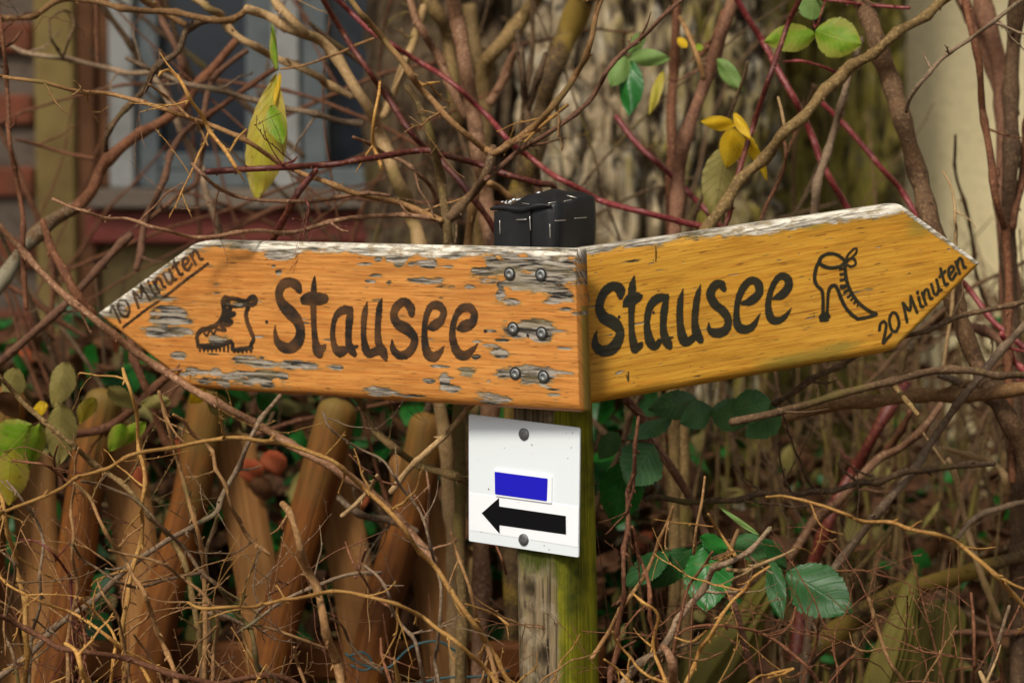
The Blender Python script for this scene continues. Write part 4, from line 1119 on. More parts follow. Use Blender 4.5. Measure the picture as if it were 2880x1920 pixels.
# ---- screws in countersunk holes
def screw(plane, board, win, x, y, rpx, parent, seed):
    uv = plane.uv(*zp(win, x, y)); R = rpx * ZW[win][2] / FPX * 2.62
    D, _ = board.drop(np.array([uv[0]]), np.array([uv[1]]))
    def ringv(r, n, k=20, ph=0): return [plane.w(uv[0] + r * math.cos(2 * math.pi * q / k + ph), uv[1] + r * math.sin(2 * math.pi * q / k + ph), n - D[0]) for q in range(k)]
    # head: dark countersink ring, bright rim, six-lobed recess
    prof = [(R * 1.12, .0009), (R * 1.0, .0011), (R * .88, .0007), (R * .84, .0006)]
    vs, fs = [], []; k = 20
    for r, n in prof: vs += ringv(r, n)
    for a in range(len(prof) - 1):
        for q in range(k): fs.append((a * k + q, a * k + (q + 1) % k, (a + 1) * k + (q + 1) % k, (a + 1) * k + q))
    hole = link_mesh('countersink', vs, fs, M['recess'], parent)
    prof = [(R * .84, .0007), (R * .80, .0016), (R * .62, .0020), (R * .45, .0021)]
    vs, fs = [], []
    for r, n in prof: vs += ringv(r, n)
    for a in range(len(prof) - 1):
        for q in range(k): fs.append((a * k + q, a * k + (q + 1) % k, (a + 1) * k + (q + 1) % k, (a + 1) * k + q))
    b0 = len(vs)
    vs += [plane.w(uv[0] + R * (.36 + .07 * math.cos(6 * 2 * math.pi * q / k)) * math.cos(2 * math.pi * q / k), uv[1] + R * (.36 + .07 * math.cos(6 * 2 * math.pi * q / k)) * math.sin(2 * math.pi * q / k), .0014 - D[0]) for q in range(k)]
    for q in range(k): fs.append((b0 - k + q, b0 - k + (q + 1) % k, b0 + (q + 1) % k, b0 + q))
    vs += ringv(R * .22, .0006 ); 
    for q in range(k): fs.append((b0 + q, b0 + (q + 1) % k, b0 + k + (q + 1) % k, b0 + k + q))
    fs.append(tuple(b0 + k + q for q in range(k)))
    link_mesh('screw', vs, fs, M['screw'], parent, False)
for q, (x, y) in enumerate(((1495, 418), (1742, 425), (1522, 848), (1748, 885), (1540, 1203), (1762, 1228))): screw(PL, BL, 'M', x, y, 47, board_l, q)
for q, (x, y) in enumerate(((196, 745), (207, 1150))): screw(PRb, BR, 'R', x, y, 36, board_r, 10 + q)
def hole_dot(plane, win, x, y, rpx, parent):
    uv = plane.uv(*zp(win, x, y)); R = rpx * ZW[win][2] / FPX * 2.62
    vs = [plane.w(uv[0] + R * math.cos(q / 12 * 6.283) * (1 + .15 * math.sin(q * 2.1)), uv[1] + R * math.sin(q / 12 * 6.283), .0007) for q in range(12)]
    link_mesh('nail_hole', vs, [tuple(range(12))], M['recess'], parent, False)
for (w_, x, y, r) in (('L', 1540, 858, 17), ('M', 1302, 868, 14), ('M', 1637, 902, 13)): hole_dot(PL, w_, x, y, r, board_l)
for (w_, x, y, r) in (('R', 457, 887, 11), ('R', 702, 855, 10), ('Q', 590, 745, 12)): hole_dot(PRb, w_, x, y, r, board_r)

# ---- white trail marker on the post's left front face
fnP = Vector((-math.sin(YA), -math.cos(YA), 0))
PM = Plane(Vector((sp_c.x, sp_c.y, at(1206 * H, 1110 * H, 2.65).z)) + fnP * (PS / 2 + .0045), (math.cos(YA), -math.sin(YA), 0), (0, 0, 1))
def quad(win, pts): return np.array([PM.uv(*zp(win, *p)) for p in pts])
plq = quad('W', ((134, 1308), (1143, 1460), (1156, 268), (133, 142)))
def slab(name, out, n0, n1, mat, parent, bev=.0006):
    k = len(out); c = out.mean(0); vs = []
    for (n, sh) in ((n0, 0), (n1 - bev, 0), (n1, bev)):
        for p in out:
            d = c - p; d = d / max(np.linalg.norm(d), 1e-9); vs.append(PM.w(*(p + d * sh), n))
    fs = []
    for a in range(2):
        for q in range(k): fs.append((a * k + q, a * k + (q + 1) % k, (a + 1) * k + (q + 1) % k, (a + 1) * k + q))
    fs.append(tuple(2 * k + q for q in range(k))); fs.append(tuple(reversed(range(k))))
    return link_mesh(name, vs, fs, mat, parent, False)
marker = slab('trail_marker', round_poly(plq, [.002, .002, .003, .003], 5), 0, .0022, M['plate'], signpost)
marker['label'] = 'white square trail marker plate with blue bar and black arrow'
st_q = quad('W', ((146, 1205), (1142, 1363), (1149, 990), (140, 862)))
stk = slab('sticker', st_q, .0022, .0026, M['sticker'], marker, .0001)
barp = slab('bar_plate', round_poly(quad('W', ((388, 892), (905, 962), (908, 712), (380, 645))), [.0012] * 4, 4), .0022, .0042, M['sticker'], marker, .0006)
slab('blue_bar', round_poly(quad('W', ((388, 876), (864, 940), (872, 732), (384, 668))), [.0012] * 4, 4), .0043, .0045, M['blue'], marker, .0001)
def flat(name, pts, n, mat, parent):
    o = quad('W', pts); return link_mesh(name, [PM.w(u, v, n) for u, v in o], [tuple(range(len(o)))], mat, parent, False)
flat('arrow', ((258, 1050), (424, 1240), (422, 1160), (1033, 1246), (1031, 1076), (420, 988), (417, 910)), .0030, M['black'], marker)
def nail(x, y, rpx, top):
    uv = PM.uv(*zp('W', x, y)); R = rpx * ZW['W'][2] / FPX * 2.66; k = 18; vs, fs = [], []
    r_ = random.Random(int(x + y))
    prof = [(1.0, .0022), (1.0, .0034), (.92, .0042), (.6, .0048), (.25, .0050)]
    for (a, n) in prof:
        for q in range(k):
            jj = 1 + r_.uniform(-.02, .02); vs.append(PM.w(uv[0] + R * a * jj * math.cos(q / k * 6.2832), uv[1] + R * a * jj * math.sin(q / k * 6.2832), n))
    for a in range(len(prof) - 1):
        for q in range(k): fs.append((a * k + q, a * k + (q + 1) % k, (a + 1) * k + (q + 1) % k, (a + 1) * k + q))
    fs.append(tuple((len(prof) - 1) * k + q for q in range(k)))
    link_mesh('nail', vs, fs, M['nail'], marker, True)
nail(645, 326, 56, 1); nail(643, 1293, 56, 0)
spk = MB(); r_ = random.Random(3)
for (x, y, r) in ((320, 830, 11), (466, 455, 5), (718, 425, 7), (1080, 449, 6), (1093, 315, 5), (1048, 547, 6), (833, 1345, 6), (878, 1382, 6), (725, 505, 3), (152, 290, 5), (255, 1222, 5), (600, 950, 4), (230, 566, 3), (1035, 320, 4)):
    uv = PM.uv(*zp('W', x, y)); R = r * ZW['W'][2] / FPX * 2.66
    spk.add([PM.w(uv[0] + R * r_.uniform(.5, 1.2) * math.cos(q), uv[1] + R * r_.uniform(.5, 1.3) * math.sin(q), .0031 if y > 900 else .0026) for q in (0, 1, 2, 3, 4, 5)], [(0, 1, 2, 3, 4, 5)])
spk.build('dirt_specks', simple('speck_brown', (.10, .07, .04), .9), marker)['kind'] = 'stuff'

# ------------------------------------------------------------------ leaves
def leaf(parent, win, base, tip, wpx, d0, d1, mat, twist=0.0, fold=.25, curl=.1, serr=.07, seed=0, stalk=True, name='leaf', shape=.85):
    r_ = random.Random(seed * 7 + 1)
    A = at(*zp(win, *base), d0); B = at(*zp(win, *tip), d1)
    L = B - A; ln = L.length; ax = L / ln
    W = wpx * ZW[win][2] / FPX * (d0 + d1) / 2
    toc = (CAM - (A + B) / 2).normalized(); nrm = (toc - ax * toc.dot(ax)).normalized(); sd = ax.cross(nrm)
    nrm, sd = nrm * math.cos(twist) + sd * math.sin(twist), sd * math.cos(twist) - nrm * math.sin(twist)
    nt_, ns = 34, 12; V, st = [], []
    for i in range(nt_ + 1):
        t = i / nt_
        hw = W / 2 * max(0.0, math.sin(math.pi * min(1, t ** shape))) ** .78
        if t > .8: hw *= 1 - .25 * ((t - .8) / .2) ** 2
        for j in range(-ns // 2, ns // 2 + 1):
            s = j / (ns / 2)
            e = 1 + (serr * ((t * 15 + .25 * abs(s)) % 1.0 - .5) * 2 if abs(s) > .95 else 0)
            z = -abs(s) ** 1.3 * hw * fold * 1.2 - curl * ln * (t - .4) ** 2 + .012 * ln * math.sin((t * 8 - abs(s) * 2.1) * 2 * math.pi) * abs(s) * (1 - t) + .02 * ln * math.sin(t * 7 + s * 3 + seed)
            V.append(A + ax * (t * ln) + sd * (s * hw * e) + nrm * z); st.append((t, s))
    k = ns + 1; F = []
    for i in range(nt_):
        for j in range(ns): F.append((i * k + j, i * k + j + 1, (i + 1) * k + j + 1, (i + 1) * k + j))
    o = link_mesh(name, V, F, M[mat] if isinstance(mat, str) else mat, parent, True, None, st)
    return o

# ------------------------------------------------------------------ shrubs, canes and twigs
ROOTS = {}
def thing(key, name, label, cat, px, depth, group=None):
    p = at(px, 1900, depth); ROOTS[key] = empty(name, (p.x, p.y, 0), label, cat, group); return ROOTS[key]
BN = [0]
def br(key, win, mat, depth, rad, pts, name='branch', node=.06, buds=.8, thorns=0, ext=True, wob=.08, ground=None, flat=False):
    """branch traced as a centre line; depth and rad may run from one end to the other. Ends at the picture's
    border go on: sideways and upwards as free growth, downwards to the ground"""
    BN[0] += 1; seed = BN[0]; r_ = random.Random(seed)
    ds = depth if isinstance(depth, tuple) else (depth, depth); rs = rad if isinstance(rad, tuple) else (rad, rad)
    P, Rr = [], []; n = len(pts); z = []
    px = []
    for i, q in enumerate(pts):
        w_ = win
        if isinstance(q[0], str): w_, q = q[0], q[1:]
        px.append((zp(w_, *q), ZW[w_][2]))
    s0 = ZW[win][2]
    for i, ((x, y), s) in enumerate(px):
        t = i / (n - 1); d = ds[0] + (ds[1] - ds[0]) * t + .018 * math.sin(i * 1.7 + seed)
        P.append(at(x, y, d)); Rr.append((rs[0] + (rs[1] - rs[0]) * t) * s0 / FPX * d)
    if ext:
        for end in (0, -1):
            (x, y), s = px[end]; p = P[end]; q = P[1 if end == 0 else -2]; d = (p - q).normalized(); r0 = Rr[end]
            add = []
            if y > 1875 and d.z < .05:
                g_ = Vector((p.x + d.x * .35 + r_.uniform(-.05, .05), p.y + r_.uniform(-.04, .06), -.01))
                add = [p + Vector((d.x, d.y, min(d.z, -.35))).normalized() * .14, p.lerp(g_, .42) + Vector((d.x * .10, 0, 0)), p.lerp(g_, .7), g_]; rr = [r0, r0 * 1.05, r0 * 1.1, r0 * 1.15]
            elif x < 12 or x > 2868 or y < 12:
                dd = Vector((d.x, d.y + r_.uniform(-.1, .1), d.z + r_.uniform(-.12, .08))); add = [p + dd * .12, p + dd * .26 + Vector((0, 0, .01)), p + dd * .40]; rr = [r0, r0 * .9, r0 * .7]
            if add:
                if end == 0: P = add[::-1] + P; Rr = rr[::-1] + Rr
                else: P = P + add; Rr = Rr + rr
    rm = sum(Rr) / len(Rr)
    v, f = tube_geo(P, Rr, 7 if rm < .003 else (9 if rm < .008 else 12), True, wob, seed, node, buds, thorns, flat, (.5 if rm < .0035 else .28) if node > 0 and name in ('twig', 'branch') else (.15 if node > 0 and name == 'stem' else 0))
    return link_mesh(name, v, f, M[mat], ROOTS[key])

thing('fork', 'forked_shrub', 'bare forked shrub with brown branches spreading directly behind the black post cap', 'shrub', 1265, 2.9)
thing('pale', 'pale_shrub', 'bare shrub with thick pale tan stems in front of the casement window', 'shrub', 1330, 3.15)
thing('left', 'tangled_shrub', 'tangled bare shrub with red-brown and grey branches in front of the timber post', 'shrub', 150, 3.2)
thing('moss', 'mossy_shrub', 'thick dark shrub stems with yellow moss in front of the furrowed trunk', 'shrub', 1520, 3.45)
thing('right', 'brown_shrub', 'bare shrub with spiny brown stems in front of the cream wall', 'shrub', 2700, 3.0)
thing('mid', 'grey_shrub', 'slender grey-brown upright stems in front of the furrowed tree trunk', 'shrub', 2130, 3.25)
thing('lowl', 'twiggy_shrub', 'low shrub of thin yellow-brown twigs in front of the orange paling fence', 'shrub', 700, 2.55)
thing('lowr', 'twiggy_shrub', 'low shrub of thin twigs around the bramble leaves beside the mossy post', 'shrub', 1850, 2.55)
thing('lowrr', 'fallen_branches', 'crossing dark and olive branches lying under the golden board tip', 'branches', 2500, 2.85)

# forked shrub (node at B 1210,970; base at B 890,1440)
br('fork', 'B', 'olive', (2.84, 2.9), (22, 38), [(650, 560), (740, 680), (800, 850), (840, 1020), (870, 1200), (900, 1350), (925, 1500), (960, 1900), (985, 2600), (1000, 3400), (1010, 4420)], 'stem', .09, .5)
br('fork', 'B', 'dark', (2.82, 2.88), (26, 34), [(1212, 960), (1190, 1060), (1150, 1150), (1090, 1240), (1020, 1310), (950, 1390), (890, 1450)], 'branch', .07, .6)
br('fork', 'B', 'tan', (2.82, 2.82), (19, 22), [(280, -20), (350, 80), (430, 170), (520, 270), (600, 370), (680, 490), (740, 570), (850, 680), (950, 790), (1050, 880), (1160, 965), (1205, 985)], 'branch', .07)
br('fork', 'B', 'tan', (2.82, 2.80), (22, 18), [(1215, 1000), (1290, 960), (1380, 890), (1500, 800), (1600, 710), (1680, 610), (1740, 500), (1800, 380), (1850, 250), (1885, 120), (1935, -15)], 'branch', .06)
br('fork', 'B', 'purple', (2.83, 2.78), (18, 13), [(1170, 1165), (1250, 1090), (1400, 970), (1550, 880), (1700, 770), (1830, 660), (1900, 560), (1960, 460), (2060, 340), (2150, 270), (2220, 212), ('C', 300, 90), ('C', 412, -10)], 'branch', .07)
br('fork', 'B', 'yellow', 2.83, (11, 8), [(1700, 680), (1600, 760), (1500, 840), (1420, 920)], 'twig')
br('fork', 'A', 'tan', (2.74, 2.87), (12, 20), [(-20, 482), (30, 490), (250, 540), (480, 585), (700, 610), (900, 670), (1080, 720), (1230, 765), (1350, 800), (1480, 860), (1620, 930), (1800, 1040), (1960, 1130), ('B', 100, 1180), ('B', 300, 1260), ('B', 600, 1310), ('B', 760, 1370), ('B', 885, 1430)], 'branch', .075, .7)
br('fork', 'A', 'pink', (2.72, 2.88), (10, 17), [(340, 1290), (450, 1345), (570, 1385), (700, 1410), (830, 1425), (950, 1475), (1100, 1505), (1240, 1530), (1400, 1530), (1560, 1510), (1700, 1495), (1900, 1505), (2050, 1480), (2214, 1435), ('B', 330, 1410), ('B', 500, 1405), ('B', 700, 1410), ('B', 880, 1430)], 'branch', .06)
br('fork', 'A', 'pink', (2.74, 2.86), (13, 12), [(1250, 1065), (1310, 1130), (1400, 1210), (1540, 1270), (1700, 1300), (1900, 1310), (2050, 1300), (2214, 1275), ('B', 400, 1255), ('B', 540, 1270)], 'branch', .06)
br('fork', 'A', 'yellow', (2.72, 2.75), (9, 14), [(1030, 495), (1050, 465), (1090, 458), (1140, 500), (1200, 570), (1260, 680), (1340, 800), (1440, 960), (1530, 1085)], 'twig', .03)
br('fork', 'A', 'tan', 2.73, (8, 11), [(968, 550), (1040, 600), (1120, 660), (1225, 760)], 'twig', .05, 1.0)
br('fork', 'A', 'tan', 2.73, (6, 9), [(1350, 945), (1310, 860), (1270, 780)], 'twig', .03)
br('fork', 'A', 'tan', 2.74, (6, 8), [(480, 525), (520, 560), (510, 590), (470, 620)], 'twig', .03)
br('fork', 'A', 'yellow', 2.76, (7, 9), [(1600, 840), (1540, 900), (1490, 980)], 'twig', .03)
br('fork', 'B', 'yellow', 2.84, (9, 13), [(480, 530), (455, 680), (440, 830), (450, 960), (490, 1100)], 'twig', .05)
br('fork', 'B', 'yellow', 2.84, (8, 11), [(870, 535), (820, 540), (760, 550), (710, 520)], 'twig', .03)
br('fork', 'B', 'pink', (2.86, 2.92), (12, 16), [(305, 890), (400, 930), (520, 1000), (640, 1050), (740, 1130), (820, 1230), (850, 1340)], 'branch')
# pale shrub
br('pale', 'A', 'tan', (3.05, 3.0), (18, 22), [(-20, 135), (20, 130), (150, 110), (260, 70), (350, 20), (480, 0), (650, 10), (780, 40), (950, 70), (1100, 85), (1250, 110), (1400, 125), (1530, 105), (1600, 65)], 'branch')
br('pale', 'A', 'pale', (3.0, 3.1), (30, 46), [(1590, 65), (1720, 105), (1850, 170), (1950, 220), (2080, 270), (2190, 390), ('B', 330, 590), ('B', 420, 720), ('B', 480, 850), ('B', 540, 980), ('B', 590, 1150), ('B', 640, 1260), ('B', 690, 1420), ('B', 740, 1568), ('B', 850, 2400), ('B', 950, 3500), ('B', 980, 4420)], 'stem', .1, .4)
br('pale', 'A', 'pale', (3.0, 3.0), (24, 28), [(1760, -30), (1800, 20), (1900, 130), (1985, 230)], 'branch')
br('pale', 'A', 'dark', 3.02, (16, 24), [(690, 980), (690, 880), (740, 790), (830, 690), (940, 580), (1010, 440), (1150, 340), (1210, 200), (1320, 140), (1400, 125)], 'branch')
br('pale', 'A', 'pale', (3.06, 3.08), (24, 24), [(1255, -10), (1350, 60), (1440, 100), (1480, 170), (1560, 250), (1650, 300), (1740, 350), (1850, 400), (1950, 440), (2080, 510), ('B', 120, 540), ('B', 305, 625)], 'branch')
br('pale', 'A', 'grey', (3.15, 3.1), (15, 20), [(820, 380), (950, 440), (1050, 480), (1210, 545), (1350, 570), (1500, 610), (1600, 640), (1830, 700), (2000, 730), (2214, 785), ('B', 370, 800)], 'branch')
br('pale', 'A', 'tan', 3.1, (22, 22), [(900, -20), (1050, 80), (1200, 160)], 'branch')
br('pale', 'B', 'pink', (3.12, 3.1), (44, 54), [(945, -25), (970, 150), (1000, 300), (1030, 450), (1060, 600), (1090, 750), (1110, 900), (1130, 1050), (1150, 1200), (1170, 1400), (1190, 1568), (1210, 2300), (1150, 3400), (1130, 4420)], 'stem', .13, .3)
br('pale', 'B', 'pale', 3.22, (24, 24), [(765, 40), (730, 180), (680, 320), (620, 460), (560, 640), (500, 760)], 'branch')
br('pale', 'B', 'pink', (3.22, 3.2), (24, 28), [(670, -15), (720, 120), (770, 210), (830, 330), (900, 450), (970, 600), (1040, 760)], 'branch')
br('pale', 'A', 'tan', 2.95, (7, 10), [(1820, 450), (1950, 425), (2080, 390), (2214, 340), ('B', 330, 290), ('B', 440, 250)], 'twig')
br('pale', 'B', 'tan', 3.05, (30, 26), [(1110, 1210), (1080, 1350), (1050, 1568), (1040, 1700)], 'stem')
br('pale', 'B', 'tan', 3.05, (24, 20), [(1190, 1190), (1250, 1220), (1330, 1290)], 'branch')
# tangled shrub left
br('left', 'A', 'redbrown', (3.35, 3.2), (26, 40), [(1535, 265), (1400, 430), (1280, 560), (1200, 670), (1100, 760), (960, 840), (850, 900), (720, 1000), (640, 1090), (590, 1230), (500, 1350)], 'stem', .1, .3)
br('left', 'A', 'lichen', (3.2, 3.2), (40, 46), [(500, 1350), (400, 1400), (300, 1470), (200, 1570), (110, 1680), (20, 1800), (-60, 1900)], 'stem', .08, .4)
br('left', 'A', 'grey', 3.35, (15, 18), [(60, 295), (200, 340), (330, 375), (480, 400), (700, 440), (850, 470), (985, 468)], 'branch')
br('left', 'A', 'redbrown', (3.0, 2.95), (14, 18), [(-8, -15), (5, 150), (25, 350), (40, 550), (60, 750), (65, 930), (90, 1100), (130, 1280), (155, 1420), (150, 1568), (150, 1750), (170, 2000)], 'stem', .09, .7)
br('left', 'A', 'redbrown', 3.0, (10, 14), [(140, 200), (90, 270), (25, 312)], 'twig')
br('left', 'A', 'purple', (3.25, 3.2), (18, 22), [(1600, 330), (1480, 430), (1380, 540), (1330, 650), (1300, 750), (1200, 850), (1150, 920), (1080, 1080), (1020, 1250), (970, 1400), (920, 1568), (880, 1750)], 'branch')
br('left', 'A', 'redbrown', 3.22, (17, 19), [(1790, 440), (1700, 500), (1560, 600), (1450, 680), (1340, 760), (1300, 840)], 'branch')
br('left', 'A', 'purple', (3.4, 3.4), (18, 22), [(1005, -15), (1060, 140), (1130, 280), (1180, 420), (1230, 540)], 'branch')
br('left', 'A', 'grey', (3.4, 3.4), (18, 22), [(1000, 500), (1080, 640), (1150, 780), (1220, 930), (1280, 1050), (1330, 1200), (1390, 1380), (1420, 1568)], 'branch')
br('left', 'A', 'purple', 3.25, (15, 18), [(950, 1440), (1080, 1330), (1180, 1250), (1270, 1180), (1310, 1000), (1325, 900)], 'branch')
br('left', 'A', 'dark', 3.3, (7, 10), [(320, 140), (330, 240), (370, 320), (408, 380)], 'twig')
br('left', 'A', 'dark', 3.3, (7, 9), [(320, 130), (400, 70), (460, 90), (480, 170), (450, 250), (408, 380)], 'twig')
br('left', 'A', 'redbrown', 3.4, (10, 12), [(100, 905), (250, 940), (400, 985), (610, 1030)], 'twig')
br('left', 'H', 'pink', (2.85, 2.88), (8, 11), [(-8, 512), (60, 590), (150, 680), (220, 735), (300, 800), (380, 850), (450, 900), (520, 940), (600, 980), (680, 1030), (760, 1070), (850, 1130), (930, 1210), (1000, 1290)], 'branch', .07, .6)
br('left', 'H', 'redbrown', 2.95, (8, 11), [(100, 505), (130, 590), (170, 660), (215, 722)], 'branch')
br('left', 'H', 'purple', 3.1, (9, 9), [(-5, 838), (70, 770), (150, 700), (230, 610), (300, 540)], 'branch')
br('left', 'H', 'redbrown', 3.1, (9, 9), [(300, 770), (330, 870), (360, 960), (400, 1040)], 'branch')
br('left', 'H', 'redbrown', 3.1, (10, 10), [(390, 860), (320, 930), (240, 980), (150, 1000), (60, 990)], 'branch')
# mossy dark stems
br('moss', 'B', 'mossy', (3.45, 3.4), (74, 56), [(1805, -20), (1740, 120), (1680, 260), (1620, 400), (1560, 560), (1530, 700), (1500, 850), (1480, 1000), (1440, 1120), (1400, 1240), (1370, 1500), (1350, 2400), (1340, 3400), (1330, 4420)], 'stem', .1, 0, wob=.2)
br('moss', 'B', 'olive', (3.5, 3.55), (46, 52), [(1490, -20), (1400, 120), (1300, 250), (1210, 350), (1155, 450), (1150, 700), (1145, 1000), (1140, 1300), (1130, 1800), (1120, 3000), (1110, 4420)], 'stem', .15, 0)
br('moss', 'B', 'olive', 3.55, (42, 46), [(1060, 30), (1080, 200), (1110, 350), (1150, 480)], 'stem', .15, 0, flat=True)
br('moss', 'B', 'dark', (3.2, 3.2), (22, 28), [(1370, 205), (1390, 350), (1410, 500), (1430, 650), (1440, 730), (1460, 900), (1490, 1060), (1510, 1220), (1540, 1600), (1530, 2400), (1520, 3400), (1520, 4420)], 'stem')
br('moss', 'B', 'dark', 3.2, (18, 24), [(1560, 350), (1530, 440), (1490, 560), (1440, 720)], 'branch')
br('moss', 'B', 'olive', 3.4, (38, 42), [(770, -20), (870, 110), (920, 250), (940, 400), (960, 600), (990, 800)], 'stem', .1, 0)
br('moss', 'B', 'pink', 3.35, (26, 30), [(1390, 300), (1340, 380), (1280, 520), (1190, 670)], 'branch')
# right shrub
br('right', 'C', 'olive', (2.84, 2.86), (27, 32), [(1990, -70), (1900, 0), (1750, 110), (1600, 220), (1450, 330), (1300, 440), (1150, 590), (1000, 740), (850, 900), (700, 1080), (570, 1280), (480, 1420), (430, 1700)], 'branch', .035, .5, wob=.12)
br('right', 'C', 'brown', (2.96, 2.92), (42, 52), [(1385, -25), (1440, 60), (1490, 170), (1530, 300), (1580, 430), (1620, 570), (1660, 690), (1700, 830), (1740, 1000), (1780, 1150), (1815, 1280), ('G', 850, 60), ('G', 900, 180), ('G', 960, 300), ('G', 1040, 430), ('G', 1120, 575), ('G', 1200, 800)], 'stem', .05, .4, wob=.14)
br('right', 'C', 'grey', (2.80, 2.78), (13, 12), [(1680, 640), (1700, 560), (1780, 450), (1900, 320), (2050, 220), (2150, 150), (2250, 70), (2360, -15)], 'branch', .07, .6)
br('right', 'C', 'redbrown', (2.97, 2.97), (18, 24), [(2028, -20), (2060, 200), (2100, 430), (2120, 650), (2150, 850), (2180, 1100), (2230, 1250), (2260, 1400), ('G', 1040, 300), ('G', 1060, 700)], 'stem', .07)
br('right', 'C', 'purple', (3.3, 3.25), (46, 52), [(2120, -20), (2180, 180), (2220, 400), (2240, 700), (2250, 1000), (2255, 1500), ('G', 1075, 560)], 'stem', .1)
br('right', 'C', 'purple', (3.32, 3.3), (34, 36), [(1985, -15), (2080, 150), (2160, 400), (2230, 600), (2260, 750)], 'branch')
br('right', 'C', 'brown', (3.12, 3.1), (42, 46), [(2305, -20), (2290, 300), (2280, 600), (2280, 900), (2275, 1200), (2270, 1460), ('G', 1062, 250), ('G', 1070, 600), ('G', 1085, 900), ('G', 1085, 1300), ('G', 1080, 1600)], 'stem', .1)
br('right', 'C', 'redbrown', 3.1, (18, 22), [(2352, 830), (2330, 1000), (2300, 1200), (2290, 1300)], 'branch')
br('right', 'C', 'pale', 2.9, (6, 11), [(1890, 975), (1940, 1080), (1960, 1250), (1970, 1400), ('G', 760, 250)], 'twig')
# slender stems mid right
br('mid', 'C', 'grey', (3.0, 3.0), (18, 24), [(1425, 220), (1360, 420), (1320, 560), (1270, 740), (1220, 900), (1175, 1050), (1150, 1250)], 'branch')
br('mid', 'C', 'purple', (3.22, 3.18), (34, 38), [(710, -20), (640, 150), (570, 330), (520, 480), (470, 650), (420, 820), (390, 1000), (370, 1200), (360, 1450), (350, 1700)], 'stem', .09)
br('mid', 'C', 'redbrown', (3.32, 3.3), (26, 34), [(372, -20), (360, 200), (350, 420), (345, 650), (345, 900), (340, 1200), (345, 1500), (350, 1750)], 'stem', .12, .5)
br('mid', 'C', 'olive', 3.2, (30, 36), [(350, 1600), (345, 2100), (360, 2800), (350, 3900)], 'stem', .1, .3)
br('mid', 'C', 'olive', 3.3, (30, 34), [(350, 1700), (400, 2300), (420, 3000), (430, 3900)], 'stem', .1, .3)
br('mid', 'C', 'tan', 3.2, (12, 16), [(390, 95), (440, 200), (490, 320), (525, 450)], 'twig')
br('mid', 'C', 'pale', 2.86, (9, 10), [(950, 555), (970, 640), (985, 720)], 'twig')
br('mid', 'C', 'redbrown', 3.05, (9, 10), [(985, 800), (990, 870), (980, 970), (930, 1090), (860, 1215), (830, 1350)], 'twig')
br('mid', 'C', 'redbrown', 3.25, (13, 15), [(640, 60), (600, 180), (560, 260), (500, 320)], 'twig')

# bramble canes, each a cane of its own
def cane(key, label, px, depth): thing(key, 'bramble_cane', label, 'bramble cane', px, depth, None)
cane('c_b1', 'crimson bramble cane slanting down in front of the pale shrub stems', 1100, 2.95)
br('c_b1', 'B', 'darkred', (2.94, 2.97), (19, 21), [(100, -20), (180, 120), (260, 240), (330, 350), (420, 480), (500, 590), (580, 700), (660, 830), (730, 920), (800, 970), (880, 1050), (1050, 1250), (1300, 1650), ('S', 1540, 1100), ('S', 1550, 1500), ('S', 1560, 1925)], 'cane', 0, 0, .7)
cane('c_b2', 'magenta bramble cane running behind the black cap to the top of the golden board', 1900, 3.1)
br('c_b2', 'B', 'crimson', (3.1, 2.98), (16, 22), [(195, -10), (300, 90), (420, 200), (560, 290), (640, 345), (760, 420), (880, 490), (1000, 580), (1100, 680), (1190, 765), (1270, 860), (1340, 935), (1450, 1020), (1560, 1105), (1650, 1160), (1800, 1240), (1900, 1300), (2050, 1345), (2214, 1385), ('C', 400, 1265), ('C', 540, 1320), ('S', 1900, 760), ('S', 1700, 950), ('S', 1590, 1150), ('S', 1570, 1500), ('S', 1575, 1925)], 'cane', 0, 0, .6)
cane('c_a6', 'dark red bramble cane lying level between the yellow hanging leaf and the forked shrub', 1600, 2.9)
br('c_a6', 'A', 'darkred', (2.76, 2.97), (20, 22), [(1340, 1112), (1500, 1105), (1700, 1095), (1900, 1085), (2050, 1075), (2214, 1058), ('B', 300, 1040), ('B', 500, 1010), ('B', 700, 980), ('B', 790, 972), ('B', 880, 1000), ('B', 1000, 1030), ('B', 1130, 1065), ('B', 1300, 1130), ('B', 1500, 1190), ('B', 1620, 1230), ('B', 1650, 1600), ('S', 1580, 1150), ('S', 1600, 1500), ('S', 1600, 1925)], 'cane', 0, 0, .9)
br('c_a6', 'A', 'darkred', (2.85, 2.8), (24, 20), [(1760, 1568), (1850, 1400), (1920, 1280), (2010, 1160), (2050, 1100)], 'cane', 0, 0, .5)
br('c_a6', 'A', 'darkred', 2.77, (6, 8), [(1925, 1020), (1900, 1045), (1850, 1060), (1800, 1085)], 'twig', .03)
br('c_a6', 'A', 'darkred', 2.8, (6, 7), [(1980, 1290), (2010, 1350), (2000, 1400), (1960, 1430), (1900, 1420)], 'twig', .03)
cane('c_c7', 'purple-red bramble cane crossing behind the long diagonal olive branch', 2380, 3.1)
br('c_c7', 'C', 'crimson', (3.12, 3.08), (18, 22), [(712, -15), (790, 120), (870, 250), (950, 400), (1040, 560), (1100, 680), (1160, 820), (1200, 930), (1260, 1040), (1340, 1180), (1380, 1300), (1250, 1600), ('S', 2000, 900), ('S', 1700, 1000), ('S', 1610, 1150), ('S', 1610, 1500), ('S', 1615, 1925)], 'cane', 0, 0, .5)
cane('c_c8', 'dark red thorny bramble cane leaning towards the yellow leaves', 2050, 2.9)
